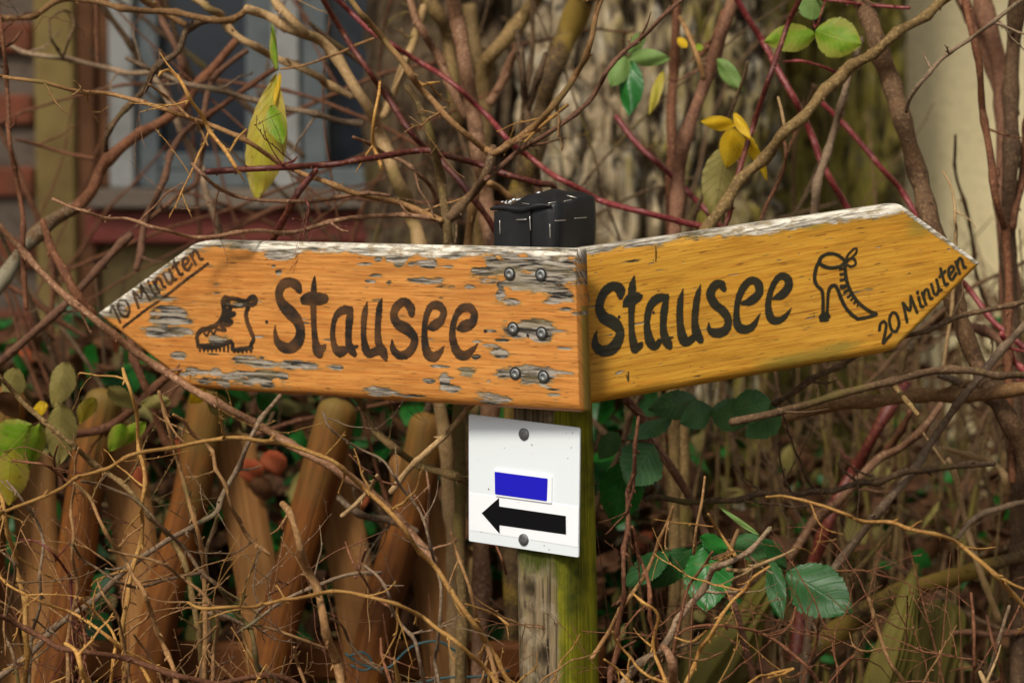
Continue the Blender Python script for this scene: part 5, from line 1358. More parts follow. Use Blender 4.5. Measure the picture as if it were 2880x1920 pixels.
br('c_c8', 'C', 'darkred', (2.88, 2.92), (15, 19), [(1078, -20), (1010, 130), (970, 250), (910, 420), (860, 560), (810, 720), (760, 870), (720, 1010), (680, 1140), (640, 1300), ('S', 1900, 850), ('S', 1680, 1000), ('S', 1600, 1150), ('S', 1590, 1500), ('S', 1590, 1925)], 'cane', 0, 0, 1.0)
cane('c_c9', 'purple-red bramble cane ending at the upper tip edge of the golden board', 2560, 3.1)
br('c_c9', 'C', 'crimson', (3.1, 3.05), (15, 19), [(1180, 570), (1330, 720), (1450, 850), (1540, 960), (1640, 1070), (1715, 1190), (1800, 1320), ('S', 2680, 770), ('S', 2720, 810), ('S', 2790, 900), ('S', 2890, 985)], 'cane', 0, 0, .6)
cane('c_c14', 'short magenta bramble cane low on the furrowed trunk above the golden board', 1900, 3.2)
br('c_c14', 'C', 'crimson', (3.25, 3.2), (16, 20), [(30, 660), (130, 800), (240, 910), (330, 990), (430, 1090), (500, 1160), (580, 1250), (640, 1400), ('S', 1900, 850), ('S', 1700, 980), ('S', 1560, 1150), ('S', 1550, 1500), ('S', 1550, 1925)], 'cane', 0, 0, .5)
cane('c_c16', 'thin red bramble cane above the lime green leaves', 2500, 2.95)
br('c_c16', 'C', 'crimson', (2.98, 2.95), (9, 11), [(1150, -15), (1220, 0), (1350, 15), (1500, 35), (1700, 45)], 'cane', 0, 0, .9)
br('c_c16', 'C', 'crimson', 3.0, (8, 10), [(980, 352), (1080, 350), (1200, 380), (1280, 412)], 'cane', 0, 0, .3)
cane('c_f1', 'purple bramble cane with dark green serrated leaves beside the mossy post', 2120, 2.9)
br('c_f1', 'F', 'purple', (2.92, 2.86), (22, 18), [(160, 130), (210, 210), (290, 310), (360, 440), (420, 530), (470, 610), (520, 700), (560, 800), (600, 890), (650, 990), (690, 1080), (740, 1250), (780, 1400), (825, 1568)], 'cane', 0, 0, .8)
cane('c_d10', 'red-brown bramble cane lying low across the foot of the orange palings', 600, 2.5)
br('c_d10', 'D', 'redbrown', (2.52, 2.5), (12, 15), [(-12, 1245), (80, 1290), (200, 1350), (310, 1400), (450, 1425), (600, 1460), (740, 1495), (860, 1530), (1000, 1568)], 'cane', .08, .6, .5)

# low twiggy shrub left of the post
br('lowl', 'D', 'olive', (2.74, 2.8), (12, 14), [(-10, 100), (90, 200), (200, 300), (330, 420), (430, 500), (520, 570), (620, 650), (720, 760), (810, 870), (900, 1050), (950, 1300), (980, 1568)], 'twig')
br('lowl', 'D', 'yellow', (2.48, 2.52), (8, 13), [(-10, 748), (30, 740), (170, 690), (300, 630), (370, 580), (520, 540), (640, 470), (830, 440), (980, 410), (1130, 390), (1250, 410), (1363, 425), ('E', 320, 320), ('E', 440, 370), ('E', 520, 440), ('E', 620, 520), ('E', 720, 610), ('E', 840, 745), ('E', 920, 860), ('E', 1010, 955), ('E', 1100, 1100), ('E', 1210, 1250), ('E', 1290, 1360), ('E', 1400, 1568)], 'twig', .05, 1.0)
br('lowl', 'D', 'grey', (2.76, 2.72), (11, 16), [(1345, 190), (1250, 330), (1180, 440), (1130, 540), (1080, 650), (1045, 750), (930, 810), (820, 870), (700, 960), (600, 1040), (480, 1140), (330, 1260), (150, 1420), (-15, 1555)], 'branch', .06)
T_ = [('yellow', 2.62, 8, 12, [(590, 60), (630, 170), (650, 300), (670, 430), (690, 560), (685, 700), (680, 800), (650, 980), (600, 1200), (590, 1568)]),
      ('tan', 2.7, 9, 13, [(760, 170), (810, 350), (850, 500), (900, 680), (940, 820), (970, 960), (980, 1050), (985, 1300), (975, 1568)]),
      ('tan', 2.75, 8, 10, [(830, 280), (920, 360), (1000, 450), (1050, 560), (1100, 700), (1180, 850), (1290, 950)]),
      ('dark', 2.58, 7, 12, [(390, 600), (520, 630), (640, 690), (740, 780), (830, 870), (900, 950), (960, 1030), (1050, 1110), (1120, 1210), (1190, 1300), (1220, 1400), (1240, 1568)]),
      ('tan', 2.52, 7, 13, [(355, 610), (430, 680), (480, 790), (540, 900), (590, 960), (640, 1060), (690, 1130), (730, 1250), (780, 1380), (830, 1500), (845, 1568)]),
      ('darkred', 2.6, 5, 8, [(80, 880), (180, 890), (260, 950), (310, 1020), (340, 1120), (350, 1568)]),
      ('yellow', 2.6, 9, 14, [(-5, 660), (20, 740), (50, 870), (80, 1010), (110, 1170), (130, 1330), (120, 1568)]),
      ('grey', 2.6, 6, 9, [(30, 600), (110, 690), (180, 800), (205, 900), (190, 1050), (190, 1200), (150, 1350), (140, 1568)]),
      ('tan', 2.58, 6, 10, [(380, 440), (355, 600), (340, 720), (350, 850), (345, 960), (370, 1090), (330, 1300), (320, 1568)]),
      ('dark', 2.55, 5, 9, [(350, 900), (390, 970), (470, 1020), (560, 1080), (650, 1110), (720, 1095), (800, 1070), (960, 1040)]),
      ('tan', 2.5, 6, 9, [(520, 930), (600, 950), (720, 975), (800, 1010), (870, 1060), (950, 1120), (1010, 1180), (1040, 1290), (1030, 1400), (1010, 1568)]),
      ('yellow', 2.46, 7, 11, [(900, 1183), (960, 1205), (1080, 1205), (1200, 1205), (1280, 1185), (1363, 1168), ('E', 250, 1115), ('E', 420, 1080), ('E', 560, 1085), ('E', 720, 1125), ('E', 840, 1165), ('E', 940, 1210), ('E', 1020, 1280), ('E', 1120, 1350), ('E', 1220, 1440), ('E', 1290, 1520), ('E', 1335, 1568)]),
      ('yellow', 2.55, 6, 9, [(-10, 1050), (60, 1110), (200, 1180), (330, 1225), (420, 1270), (520, 1350), (600, 1420), (680, 1500), (720, 1568)]),
      ('redbrown', 2.6, 6, 8, [(60, 500), (200, 520), (270, 560), (330, 600), (420, 670), (450, 750)]),
      ('redbrown', 2.6, 5, 6, [(275, 430), (260, 500), (268, 560)]), ('yellow', 2.55, 6, 9, [(380, 1160), (460, 1230), (540, 1330), (550, 1450), (530, 1568)]),
      ('dark', 2.75, 9, 15, [(1045, 760), (1010, 850), (990, 980), (980, 1100), (990, 1200), (985, 1400), (980, 1568)]),
      ('yellow', 2.42, 9, 12, [(310, 1380), (350, 1410), (380, 1480), (420, 1568)]), ('tan', 2.5, 6, 8, [(470, 1080), (500, 1150), (560, 1250), (600, 1400), (620, 1568)]),
      ('dark', 2.6, 6, 9, [(0, 930), (70, 1000), (60, 1120), (20, 1300), (60, 1420), (90, 1568)]), ('grey', 2.66, 7, 10, [(1300, 1170), (1240, 1230), (1190, 1290), (1100, 1260), (1000, 1230)]),
      ('tan', 2.5, 5, 8, [(640, 1330), (690, 1400), (740, 1490), (780, 1568)]), ('redbrown', 2.55, 5, 7, [(370, 1180), (400, 1290), (410, 1400), (380, 1568)]), ('tan', 2.6, 5, 8, [(1160, 1310), (1180, 1400), (1240, 1480), (1290, 1568)])]
for (m_, d_, r0, r1, pts) in T_: br('lowl', 'D', m_, (d_, d_ + .03), (r0, r1), pts, 'twig', .035, 1.0)
T_ = [('tan', 2.48, 17, 24, [(180, 600), (230, 700), (280, 830), (320, 960), (370, 1080), (410, 1210), (440, 1330), (470, 1450), (500, 1568)]),
      ('grey', 2.6, 6, 10, [(395, 110), (430, 190), (500, 250), (600, 310), (720, 370), (780, 450), (830, 530), (910, 630), (950, 720), (980, 840), (1000, 920), (1030, 1040), (1030, 1200), (1015, 1350), (1000, 1450), (1020, 1568)]),
      ('redbrown', 2.6, 5, 7, [(540, 340), (620, 420), (700, 480), (810, 505)]), ('olive', 2.8, 17, 22, [(560, 20), (590, 60), (640, 150), (700, 240), (780, 310), (880, 370), (960, 410), (1080, 460), (1190, 495), (1400, 560)]),
      ('pale', 2.74, 15, 17, [(1260, 20), (1190, 90), (1080, 210), (960, 320), (850, 430), (765, 545)]), ('tan', 2.5, 7, 13, [(1085, 755), (1130, 880), (1170, 1020), (1210, 1170), (1250, 1290), (1300, 1440), (1340, 1568)]),
      ('grey', 2.5, 7, 12, [(620, 935), (700, 1000), (750, 1090), (770, 1170), (830, 1270), (890, 1340), (920, 1450), (945, 1568)]), ('redbrown', 2.52, 6, 8, [(520, 810), (560, 920), (620, 1010), (680, 1110), (770, 1165)]),
      ('pink', 2.62, 6, 8, [(955, 430), (970, 540), (965, 640), (960, 760)]), ('yellow', 2.48, 5, 7, [(1165, 1143), (1270, 1175), (1340, 1210), (1395, 1255)]),
      ('tan', 2.48, 7, 10, [(245, 1375), (265, 1470), (300, 1568)]), ('yellow', 2.44, 9, 12, [(782, 1458), (800, 1568)]), ('redbrown', 2.5, 7, 9, [(710, 1325), (720, 1440), (760, 1568)]),
      ('grey', 2.62, 8, 11, [(-60, 1300), (0, 1260), (120, 1170), (250, 1090), (400, 1030), (560, 980), (710, 975)]), ('grey', 2.9, 17, 20, [(480, 570), (560, 640), (660, 680), (780, 700), (900, 760)]),
      ('dark', 2.55, 6, 10, [(440, 1220), (500, 1260), (540, 1350), (620, 1440), (700, 1500), (770, 1568)]), ('pale', 2.75, 10, 12, [(690, 450), (650, 520), (580, 600), (500, 670)]),
      ('purple', 2.7, 8, 10, [(630, 850), (600, 930), (570, 1000)]), ('tan', 2.6, 7, 9, [(0, 1245), (100, 1270), (250, 1320), (420, 1385)]), ('dark', 2.5, 5, 7, [(60, 1470), (110, 1520), (160, 1568)]),
      ('redbrown', 2.5, 6, 8, [(1330, 830), (1360, 900), (1385, 980)])]
for (m_, d_, r0, r1, pts) in T_: br('lowl', 'E', m_, (d_, d_ + .02), (r0, r1), pts, 'twig', .04, .9, flat=(m_ == 'tan' and r0 > 15))
w_o = tag(empty('fence_wire', at(1050, 1860, 2.95), 'teal coated wire looped around the lower palings', 'wire'))
for pts in ([(520, 1410), (560, 1440), (620, 1470), (690, 1492), (760, 1480), (830, 1410), (900, 1362), (1020, 1345), (1120, 1400)], [(540, 1425), (600, 1400), (650, 1430), (660, 1480), (610, 1500), (550, 1470)], [(880, 1575), (1050, 1540), (1250, 1530), (1400, 1500)]):
    v, f = tube_geo([at(*zp('E', *p), 2.98) for p in pts], [.0016] * len(pts), 6, True, .02, 3); link_mesh('strand', v, f, M['teal'], w_o)
# twigs right of the post
T_ = [('redbrown', 2.5, 9, 14, [(265, 295), (250, 480), (225, 660), (205, 850), (190, 1050), (175, 1250), (150, 1450), (130, 1568)]), ('tan', 2.55, 8, 12, [(432, 725), (370, 880), (320, 1000), (260, 1110), (190, 1220), (100, 1350), (40, 1450)]),
      ('redbrown', 2.52, 8, 11, [(235, 818), (265, 950), (310, 1060), (320, 1200), (350, 1400), (390, 1568)]), ('grey', 2.54, 12, 19, [(900, 828), (800, 930), (700, 1000), (640, 1025), (560, 1120), (470, 1250), (390, 1370), (300, 1460), (190, 1568)]),
      ('tan', 2.54, 10, 15, [(745, 835), (690, 960), (645, 1020)]), ('pale', 2.53, 7, 11, [(1015, 925), (900, 980), (800, 1020), (690, 1022)]), ('yellow', 2.48, 6, 11, [(895, 1008), (830, 1055), (780, 1110), (720, 1170), (660, 1260), (600, 1350), (550, 1440), (490, 1568)]),
      ('redbrown', 2.52, 6, 9, [(622, 940), (560, 1030), (500, 1120), (470, 1250), (440, 1400), (430, 1568)]), ('yellow', 2.52, 6, 9, [(600, 758), (650, 840), (690, 900), (730, 960)]),
      ('redbrown', 2.5, 6, 9, [(460, 1335), (520, 1300), (640, 1290), (740, 1300), (850, 1330), (960, 1390), (1060, 1480), (1120, 1568)]), ('redbrown', 2.52, 4, 6, [(1010, 1230), (990, 1290), (940, 1320), (870, 1340)]),
      ('yellow', 2.5, 6, 9, [(230, 1132), (290, 1180), (350, 1240), (345, 1400), (390, 1568)]), ('dark', 2.56, 8, 11, [(570, 1375), (450, 1400), (360, 1450), (300, 1530), (280, 1568)]), ('dark', 2.85, 13, 15, [(300, 690), (420, 690), (560, 700), (700, 690), (850, 665), (1057, 660), ('G', 370, 710), ('G', 500, 685), ('G', 620, 655), ('G', 780, 635), ('G', 975, 618)]),
      ('yellow', 2.48, 5, 7, [(140, 1320), (180, 1400), (250, 1480), (310, 1530)]), ('yellow', 2.5, 5, 7, [(100, 1455), (170, 1510), (240, 1568)]), ('tan', 2.6, 6, 8, [(585, 580), (570, 700), (545, 820), (530, 950)]),
      ('pink', 2.46, 18, 20, [(385, 1395), (410, 1430), (430, 1500), (440, 1568)]), ('yellow', 2.5, 5, 7, [(440, 1350), (520, 1370), (590, 1320)]), ('tan', 2.5, 4, 6, [(460, 1440), (560, 1460), (670, 1420)]), ('yellow', 2.5, 6, 8, [(790, 1568), (900, 1530), (1005, 1500)])]
for (m_, d_, r0, r1, pts) in T_: br('lowr', 'F', m_, (d_, d_ + .02), (r0, r1), pts, 'twig', .035, 1.0)
T_ = [('yellow', 2.44, 6, 11, [('F', 880, 675), ('F', 970, 675), (230, 800), (330, 835), (400, 870), (520, 870), (620, 905), (740, 930), (820, 965), (900, 1030), (960, 1080), (1040, 1160), (1115, 1250)]), ('tan', 2.52, 8, 10, [(433, 1203), (480, 1350), (530, 1480), (590, 1575)]),
      ('redbrown', 2.55, 7, 8, [(880, 1178), (895, 1320), (888, 1450), (890, 1575)]), ('redbrown', 2.55, 6, 8, [(945, 1278), (990, 1440), (1008, 1575)]), ('grey', 2.6, 8, 9, [(1042, 1235), (990, 1400), (950, 1575)]),
      ('redbrown', 2.55, 5, 7, [(220, 1270), (210, 1380), (170, 1500), (150, 1575)]), ('yellow', 2.5, 5, 7, [(0, 1545), (60, 1530), (110, 1505)]), ('redbrown', 2.5, 5, 6, [(270, 1560), (320, 1500), (375, 1450)]), ('pale', 2.5, 9, 10, [(915, 1520), (940, 1575)]), ('redbrown', 2.5, 4, 6, [(0, 1365), (60, 1350), (100, 1310), (120, 1240)])]
for (m_, d_, r0, r1, pts) in T_: br('lowr', 'G', m_, (d_, d_ + .02), (r0, r1), pts, 'twig', .04, 1.0)
# crossing branches under the golden board's tip
T_ = [('dark', 2.72, 17, 16, [(-160, 440), (0, 405), (150, 365), (300, 325), (450, 280), (600, 240), (750, 215), (900, 215), (1000, 230), (1115, 236)]), ('olive', 2.72, 9, 13, [(648, 410), (590, 340), (540, 280)]), ('tan', 2.86, 24, 28, [(-60, 450), (60, 425), (250, 370), (400, 360), (600, 340), (750, 330), (900, 330), (1115, 300)]),
      ('dark', 2.8, 13, 11, [(-30, 400), (0, 370), (100, 320), (200, 255), (320, 190), (480, 110), (630, 55), (750, 20), (860, -20), (1000, -60), (1120, -90)]), ('grey', 2.86, 15, 19, [(1118, 10), (1000, 140), (900, 260), (800, 400), (700, 540), (600, 680), (500, 800), (400, 930), (290, 1060), (200, 1200), (150, 1575)]),
      ('darkred', 3.15, 22, 28, [(600, 270), (520, 400), (440, 540), (370, 650), (310, 760), (270, 860), (220, 980), (150, 1200), (100, 1575)]), ('pink', 3.05, 15, 20, [(750, 360), (660, 470), (560, 560), (480, 600), (380, 690), (300, 790), (200, 880), (90, 1030)]), ('redbrown', 3.1, 14, 16, [(620, 390), (560, 500), (510, 580)]),
      ('pale', 2.95, 12, 15, [(755, 552), (880, 585), (960, 610), (1020, 670), (1032, 750)]), ('pale', 3.0, 11, 15, [(780, 600), (850, 850), (880, 960), (920, 1100), (995, 1300)]), ('grey', 2.95, 11, 14, [(820, 940), (900, 860), (1040, 805), (1115, 780)]), ('olive', 2.95, 10, 12, [(350, 1110), (430, 1030), (540, 890)]),
      ('mossy', 3.1, 26, 42, [(1115, 1025), (950, 1070), (800, 1110), (670, 1140), (560, 1180), (450, 1240), (350, 1310), (200, 1430), (80, 1575)]), ('grey', 2.9, 13, 14, [(740, 235), (830, 270), (900, 310), (960, 360)]), ('purple', 3.05, 11, 12, [(800, 1350), (950, 1355), (1115, 1355)]), ('crimson', 2.95, 13, 15, [(1010, 60), (1060, 170), (1115, 215)]), ('purple', 3.1, 18, 22, [(850, 20), (960, 60), (1040, 120), (1115, 160)])]
for (m_, d_, r0, r1, pts) in T_: br('lowrr', 'G', m_, (d_, d_ + .04), (r0, r1), pts, 'branch', .06, .5, wob=.14)

# leaves on their canes / shrubs
LF = [((550, 218), (305, 255), 118, 'leaf_green', .3), ((625, 250), (476, 318), 115, 'leaf_green', -.2), ((618, 262), (825, 318), 135, 'leaf_grey', .3), ((715, 262), (895, 218), 135, 'leaf_grey', -.2), ((945, 258), (775, 392), 125, 'leaf_grey', .2),
      ((425, 308), (212, 395), 72, 'leaf_green', .5), ((168, 368), (72, 500), 84, 'leaf_green', .2), ((345, 425), (215, 610), 190, 'leaf_green', -.15), ((205, 510), (148, 825), 175, 'leaf_dark', .2), ((412, 935), (195, 1100), 105, 'leaf_green', .5),
      ((525, 925), (318, 1120), 120, 'leaf_green', -.35), ((605, 905), (588, 1222), 195, 'leaf_dark', .15), ((715, 885), (905, 965), 110, 'leaf_grey', .4), ((900, 975), (948, 1265), 82, 'leaf_green', .4), ((870, 880), (985, 1030), 70, 'leaf_green', -.5), ((555, 868), (695, 935), 70, 'leaf_dark', .5)]
for q, (b0, t0, w_, m_, tw) in enumerate(LF):
    if q < 9 and m_ == 'leaf_green': m_ = 'leaf_grey'  # upper leaves coloured brighter to offset the shadow of the board
    leaf(ROOTS['c_f1'], 'F', b0, t0, w_ * 1.22, 2.78, 2.74 if q % 2 else 2.80, m_, tw * .6, .15, .15, .08, q)
leaf(ROOTS['c_f1'], 'G', (82, 1082), (362, 1262), 235, 2.78, 2.74, 'leaf_green', -.1, .12, .08, .07, 31)
# petioles joining the leaves to the cane
for pts in ([(225, 240), (320, 300), (450, 285), (620, 255), (760, 270), (930, 262)], [(360, 440), (300, 410), (200, 405), (100, 480)], [(420, 530), (380, 470), (345, 425), (300, 330), (420, 308)], [(205, 515), (280, 450), (350, 430)], [(590, 880), (520, 905), (410, 938)], [(600, 890), (660, 885), (720, 885), (880, 880), (905, 975), ('G', 60, 1060), ('G', 82, 1082)]):
    br('c_f1', 'F', 'purple', 2.85, (5, 6), pts, 'leaf_stalk', 0, 0, .3)
leaf(ROOTS['c_f1'], 'F', (845, 860), (650, 722), 26, 2.7, 2.72, 'leaf_pale', .2, .3, .1, 0, 55)
# hanging yellow leaf left
leaf(ROOTS['pale'], 'A', (1790, 470), (1655, 1300), 270, 2.86, 2.84, 'leaf_ochre', .25, .25, .12, .02, 41, shape=1.15)
leaf(ROOTS['pale'], 'A', (1765, 680), (1835, 930), 140, 2.84, 2.82, 'leaf_lime', -.3, .25, .2, .02, 42)
leaf(ROOTS['pale'], 'A', (1800, 450), (1780, 150), 78, 2.88, 2.9, 'leaf_lime', .9, .4, .2, .02, 43)
leaf(ROOTS['pale'], 'A', (1815, 470), (1770, 690), 40, 2.86, 2.85, 'leaf_yellow', .6, .4, .1, .02, 44)
# lime leaves on the thin red cane
leaf(ROOTS['c_c16'], 'C', (1165, 195), (872, 235), 165, 2.98, 2.97, 'leaf_lime', .2, .2, .1, .05, 45)
leaf(ROOTS['c_c16'], 'C', (1160, 175), (1425, 255), 235, 2.97, 2.95, 'leaf_lime', -.15, .18, .1, .06, 46)
leaf(ROOTS['c_c16'], 'C', (1150, 115), (1135, -40), 150, 2.98, 2.98, 'leaf_pale', .2, .25, .1, .05, 47)
br('c_c16', 'C', 'crimson', 2.98, (5, 6), [(1150, 100), (1165, 160), (1200, 60), (1220, 0)], 'leaf_stalk', 0, 0)
# yellow cluster on the dark red cane
leaf(ROOTS['c_c8'], 'C', (712, 712), (515, 688), 88, 2.9, 2.88, 'leaf_yellow', .2, .3, .3, .03, 48)
leaf(ROOTS['c_c8'], 'C', (700, 640), (790, 790), 66, 2.88, 2.86, 'leaf_yellow', -.3, .3, .1, .03, 49)
leaf(ROOTS['c_c8'], 'C', (700, 730), (650, 960), 150, 2.92, 2.94, 'leaf_yellow', .3, .3, .1, .03, 50)
leaf(ROOTS['c_c8'], 'C', (655, 830), (590, 1265), 215, 2.94, 2.95, 'leaf_olive', -.2, .25, .1, .03, 51)
leaf(ROOTS['c_c8'], 'C', (745, 740), (880, 1035), 82, 2.9, 2.92, 'leaf_yellow', .7, .4, .1, .03, 52)
# green leaves in front of the trunk
for q, (b0, t0, w_, m_) in enumerate((((112, 345), (98, 660), 112, 'leaf_dark'), ((95, 330), (335, 335), 78, 'leaf_pale'), ((92, 325), (-5, 490), 96, 'leaf_pale'), ((98, 305), (195, 175), 62, 'leaf_pale'), ((598, 335), (745, 520), 78, 'leaf_pale'), ((295, 395), (215, 655), 48, 'leaf_ochre'), ((375, 215), (430, 270), 40, 'leaf_yellow'), ((490, 250), (510, 290), 36, 'leaf_lime'))):
    leaf(ROOTS['mid'], 'C', b0, t0, w_ * 1.3, 3.12, 3.1, m_, .3 - .15 * (q % 4), .25, .1, .03, 60 + q)
# blurred leaves at the left edge
for q, (b0, t0, w_, m_) in enumerate((((330, 30), (250, 250), 130, 'leaf_olive'), ((300, 230), (280, 530), 150, 'leaf_olive'), ((150, 330), (-60, 560), 240, 'leaf_lime'), ((190, 330), (130, 560), 110, 'leaf_lime'), ((225, 240), (140, 270), 70, 'leaf_yellow'), ((60, 450), (40, 720), 170, 'leaf_ochre'), ((700, 320), (540, 440), 80, 'leaf_lime'), ((820, 215), (660, 235), 70, 'leaf_olive'), ((520, 150), (640, 260), 90, 'leaf_olive'), ((980, 160), (900, 230), 80, 'leaf_yellow'), ((1010, 190), (1100, 300), 100, 'leaf_olive'), ((450, 200), (380, 330), 90, 'leaf_ochre'), ((90, 60), (20, 230), 120, 'leaf_olive'), ((600, 330), (520, 460), 95, 'leaf_lime'), ((0, 180), (90, 300), 100, 'leaf_brown'), ((1240, 180), (1340, 260), 110, 'leaf_dark'))):
    leaf(ROOTS['left'], 'D', b0, t0, w_, 2.95, 2.98, m_, .3 - .2 * (q % 4), .2, .1, .04, 80 + q)
for q, (x, y, w_, m_) in enumerate(((1180, 560, 130, 'leaf_red'), (1290, 520, 130, 'leaf_red'), (650, 590, 80, 'leaf_red'), (840, 460, 90, 'leaf_red'), (1230, 640, 110, 'leaf_brown'))):
    leaf(ROOTS['left'], 'D', (x, y - 60), (x + 40, y + 70), w_, 3.3, 3.32, m_, .3, .3, .4, .04, 95 + q)

# ------------------------------------------------------------------ undergrowth too tangled to count
def scatter_leaves(name, label, cat, n, box, size, mats_w, seed, dens=None):
    """loose leaves in a volume (x0,x1,y0,y1,z0,z1): one mass"""
    r_ = np.random.default_rng(seed)
    x0, x1, y0, y1, z0, z1 = box
    C = np.stack([r_.uniform(x0, x1, n), r_.uniform(y0, y1, n), z0 + (z1 - z0) * r_.random(n) ** (dens or 1.0)], 1)
    ax = r_.normal(size=(n, 3)); ax[:, 2] = ax[:, 2] * .6 - .3; ax /= np.linalg.norm(ax, axis=1)[:, None]
    up = r_.normal(size=(n, 3)); up[:, 2] += 1.2; sd = np.cross(ax, up); sd /= np.linalg.norm(sd, axis=1)[:, None]; nm = np.cross(sd, ax)
    S = r_.uniform(size[0], size[1], n)[:, None]; Wd = S * r_.uniform(.25, .38, n)[:, None]
    tt = [(0, 0, 0), (.3, -1, -.08), (.3, 0, .02), (.3, 1, -.08), (.7, -.75, -.12), (.7, 0, -.02), (.7, .75, -.12), (1, 0, -.15)]
    V = np.stack([C + ax * S * a + sd * Wd * b_ + nm * S * c for a, b_, c in tt], 1).reshape(-1, 3)
    st = np.tile(np.array([(a, b_) for a, b_, c in tt]), (n, 1))
    base = (np.arange(n) * 8)[:, None]
    Q = np.concatenate([base + np.array([[1, 2, 5, 4]]), base + np.array([[2, 3, 6, 5]])], 0)
    T3 = np.concatenate([base + np.array([q]) for q in ([0, 2, 1], [0, 3, 2], [4, 5, 7], [5, 6, 7])], 0)
    T4 = np.hstack([T3, T3[:, -1:]])
    fl = [tuple(f) for f in Q.tolist()] + [tuple(f) for f in T3.tolist()]
    o = link_mesh(name, V, fl, None, None, True, None, st)
    for m_ in mats_w: o.data.materials.append(M[m_])
    mi = r_.choice(len(mats_w), n, p=np.array(list(mats_w.values())) / sum(mats_w.values()))
    pm = np.concatenate([np.tile(mi, 2), np.tile(mi, 4)]); o.data.polygons.foreach_set('material_index', pm.astype(np.int32))
    return tag(o, label, cat, None, 'stuff')
def stems_mass(name, label, n, box, rad, hgt, lean, mat, seed):
    r_ = random.Random(seed); mb = MB()
    for q in range(n):
        x, y = r_.uniform(box[0], box[1]), r_.uniform(box[2], box[3]); h = r_.uniform(*hgt); a = r_.gauss(0, lean); b_ = r_.gauss(0, lean * .5)
        c = r_.gauss(0, lean * .4); pts = [(x + a * h * t + c * math.sin(t * 3), y + b_ * h * t, -.02 + h * t) for t in (0, .25, .5, .75, 1)]
        R0 = r_.uniform(*rad); v, f = tube_geo(pts, [R0, R0 * .95, R0 * .85, R0 * .7, R0 * .35], 6, True, .1, seed * 1000 + q); mb.add(v, f)
    return tag(mb.build(name, mat, None, True), label, 'undergrowth', None, 'stuff')
stems_mass('dead_stems', 'mass of dry olive-brown stems in front of the mossy trunk', 120, (.18, 1.15, 3.35, 4.0), (.003, .008), (.9, 1.48), .10, M['stemdead'], 3)
stems_mass('dead_stems', 'mass of thin brown stems behind the paling fence', 150, (-1.1, .2, 3.5, 4.4), (.002, .006), (.9, 1.45), .16, M['dark'], 5)
stems_mass('dead_stems', 'fine dark twigs along the bottom in front of the fence', 95, (-.62, .62, 2.5, 2.95), (.0009, .0022), (.75, 1.16), .22, M['redbrown'], 9)
scatter_leaves('undergrowth_leaves', 'dark green and dead brown leaves behind the paling fence', 'undergrowth', 7500, (-1.3, .25, 3.48, 4.4, .02, 1.30), (.04, .085), {'leaf_dark': 2, 'leaf_brown': 4.5, 'leaf_green': .9, 'leaf_olive': .4, 'leaf_red': .25}, 21, .8)
scatter_leaves('undergrowth_leaves', 'dead brown leaves among dry stems below the golden board', 'undergrowth', 6500, (.1, 1.4, 3.4, 4.3, .02, 1.08), (.025, .055), {'leaf_brown': 4, 'leaf_olive': .5, 'leaf_dark': .7}, 22, .8)
scatter_leaves('leaf_litter', 'brown fallen leaves covering the ground', 'leaf litter', 5000, (-1.6, 1.6, 1.2, 4.8, .0, .03), (.04, .09), {'leaf_brown': 4, 'leaf_olive': .8, 'leaf_red': .4}, 23)

def twig_mass(name, label, n, box, mat, seed):
    """arching hair-thin twigs with side shoots and buds"""
    r_ = random.Random(seed); mb = MB()
    def shoot(p, d, L, R, lev):
        pts = [Vector(p)]; dd = Vector(d).normalized(); k = 6; bend = Vector((r_.gauss(0, .2), r_.gauss(0, .1), r_.gauss(-.12, .2)))
        for i in range(k):
            pts.append(pts[-1] + dd * (L / k)); dd = (dd + bend * .5 + Vector((r_.gauss(0, .10), r_.gauss(0, .05), r_.gauss(0, .10)))).normalized()
        v, f = tube_geo(pts, [R * (1 - .65 * i / k) for i in range(k + 1)], 5, True, .05, r_.randrange(10 ** 6), .022, 1.0); mb.add(v, f)
        if lev < 2:
            for q in range(r_.randint(1, 3)):
                i = r_.randint(1, k - 1); dv = (pts[i + 1] - pts[i]).normalized()
                shoot(pts[i], dv + Vector((r_.gauss(0, .7), r_.gauss(0, .3), r_.gauss(.2, .6))), L * r_.uniform(.25, .5), R * .65, lev + 1)
    for q in range(n):
        p = (r_.uniform(box[0], box[1]), r_.uniform(box[2], box[3]), box[4] + (box[5] - box[4]) * r_.random() ** 1.5)
        shoot(p, (r_.gauss(0, 1), r_.gauss(0, .25), r_.uniform(.1, 1.3)), r_.uniform(.08, .20), r_.uniform(.0007, .0013), 0)
    return tag(mb.build(name, mat, None, True), label, 'undergrowth', None, 'stuff')
twig_mass('fine_twigs', 'tangle of fine tan twigs with buds in front of the palings', 20, (-.60, -.14, 2.5, 2.80, .88, 1.08), M['tan'], 31)
twig_mass('fine_twigs', 'tangle of fine red-brown twigs with buds in front of the palings', 30, (-.60, -.14, 2.52, 2.85, .88, 1.12), M['redbrown'], 32)
twig_mass('fine_twigs', 'tangle of fine brown twigs below the bramble leaves', 24, (.16, .60, 2.48, 2.85, .90, 1.08), M['redbrown'], 33)
twig_mass('fine_twigs', 'thin grey background twigs crossing in front of the mossy trunk', 40, (.15, .75, 3.2, 3.6, 1.0, 1.35), M['brown'], 34)

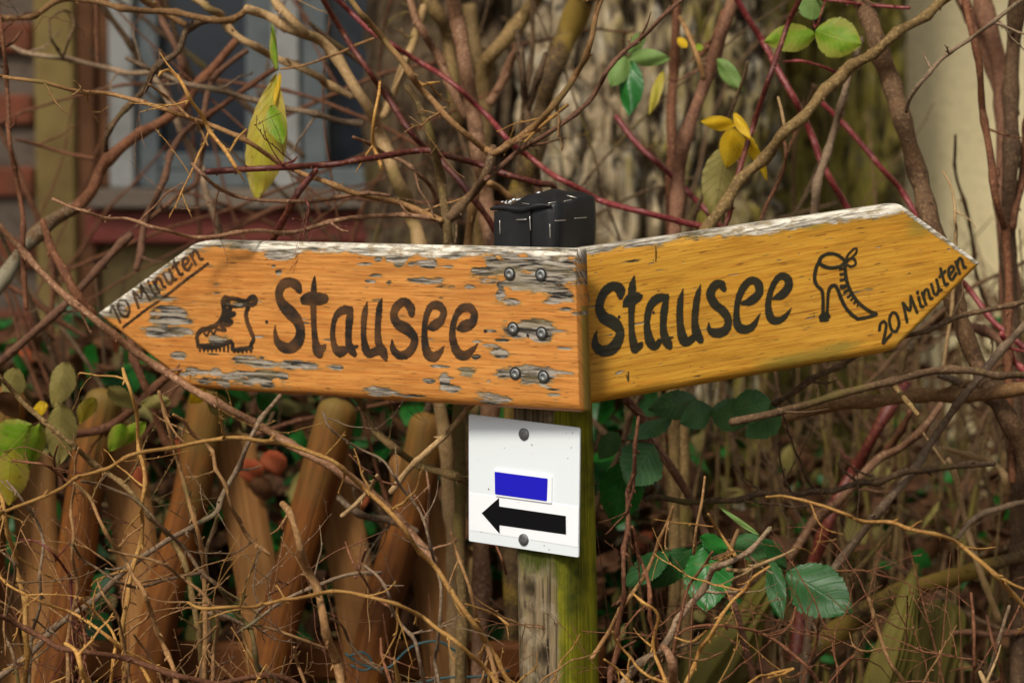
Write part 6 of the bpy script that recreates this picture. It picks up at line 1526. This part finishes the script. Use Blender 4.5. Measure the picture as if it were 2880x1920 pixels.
# unseen leaf mass added overhead to shade the thicket behind the sign
shade_leaves = scatter_leaves('shade_leaves', None, None, 900, (-2.5, -.55, 3.0, 4.4, 2.4, 3.5), (.07, .13), {'leaf_dark': 3, 'leaf_green': 1}, 24)
ot = [o for o in bpy.data.objects if o.name == 'old_tree'][0]
shade_leaves.parent = ot; shade_leaves.location = -Vector(ot.location)
def bare_mass(name, label, n, box, Ls, Rs, mat, seed, dirz=(.2, 1.2)):
    """blurred bare shoots in the depth of the thicket"""
    r_ = random.Random(seed); mb = MB()
    for q in range(n):
        p = Vector((r_.uniform(box[0], box[1]), r_.uniform(box[2], box[3]), r_.uniform(box[4], box[5])))
        d = Vector((r_.gauss(0, .55), r_.gauss(0, .2), r_.uniform(*dirz))).normalized(); L = r_.uniform(*Ls); R = r_.uniform(*Rs); pts = [p]
        bend = Vector((r_.gauss(0, .10), 0, r_.gauss(0, .08)))
        for i in range(7):
            pts.append(pts[-1] + d * L / 7); d = (d + bend + Vector((r_.gauss(0, .08), r_.gauss(0, .05), r_.gauss(0, .08)))).normalized()
        v, f = tube_geo(pts, [R * (1 - .08 * i) for i in range(8)], 6, True, .08, seed * 999 + q, .07, .8); mb.add(v, f)
    return tag(mb.build(name, mat, None, True), label, 'undergrowth', None, 'stuff')
bare_mass('bare_shoots', 'blurred red-brown shoots between the window and the tangled shrub', 34, (-.95, -.1, 3.3, 4.1, .9, 1.7), (.4, .9), (.0018, .005), M['redbrown'], 41)
bare_mass('bare_shoots', 'blurred dark shoots crossing behind the pale shrub stems', 26, (-.6, .3, 3.3, 4.0, 1.0, 1.7), (.4, .8), (.002, .006), M['dark'], 42)
bare_mass('bare_shoots', 'blurred brown shoots in front of the furrowed trunk and the cream wall', 26, (.25, 1.05, 3.4, 4.2, .8, 1.45), (.4, .8), (.0018, .005), M['brown'], 43)
bare_mass('bare_shoots', 'dense dark shoots under the golden board tip', 60, (.35, 1.15, 3.3, 4.3, .6, 1.05), (.3, .6), (.002, .006), M['dark'], 44, (-.2, 1.0))
bare_mass('bare_shoots', 'thick brown tangle against the foot of the cream wall', 130, (.70, 1.35, 4.2, 4.95, .35, 1.22), (.25, .55), (.002, .006), M['brown'], 45, (-.3, 1.0))
scatter_leaves('undergrowth_leaves', 'dead brown leaves caught in the tangle at the foot of the cream wall', 'undergrowth', 1500, (.65, 1.45, 4.3, 5.1, .3, 1.30), (.03, .065), {'leaf_brown': 4, 'leaf_olive': .6, 'leaf_dark': .4}, 26)
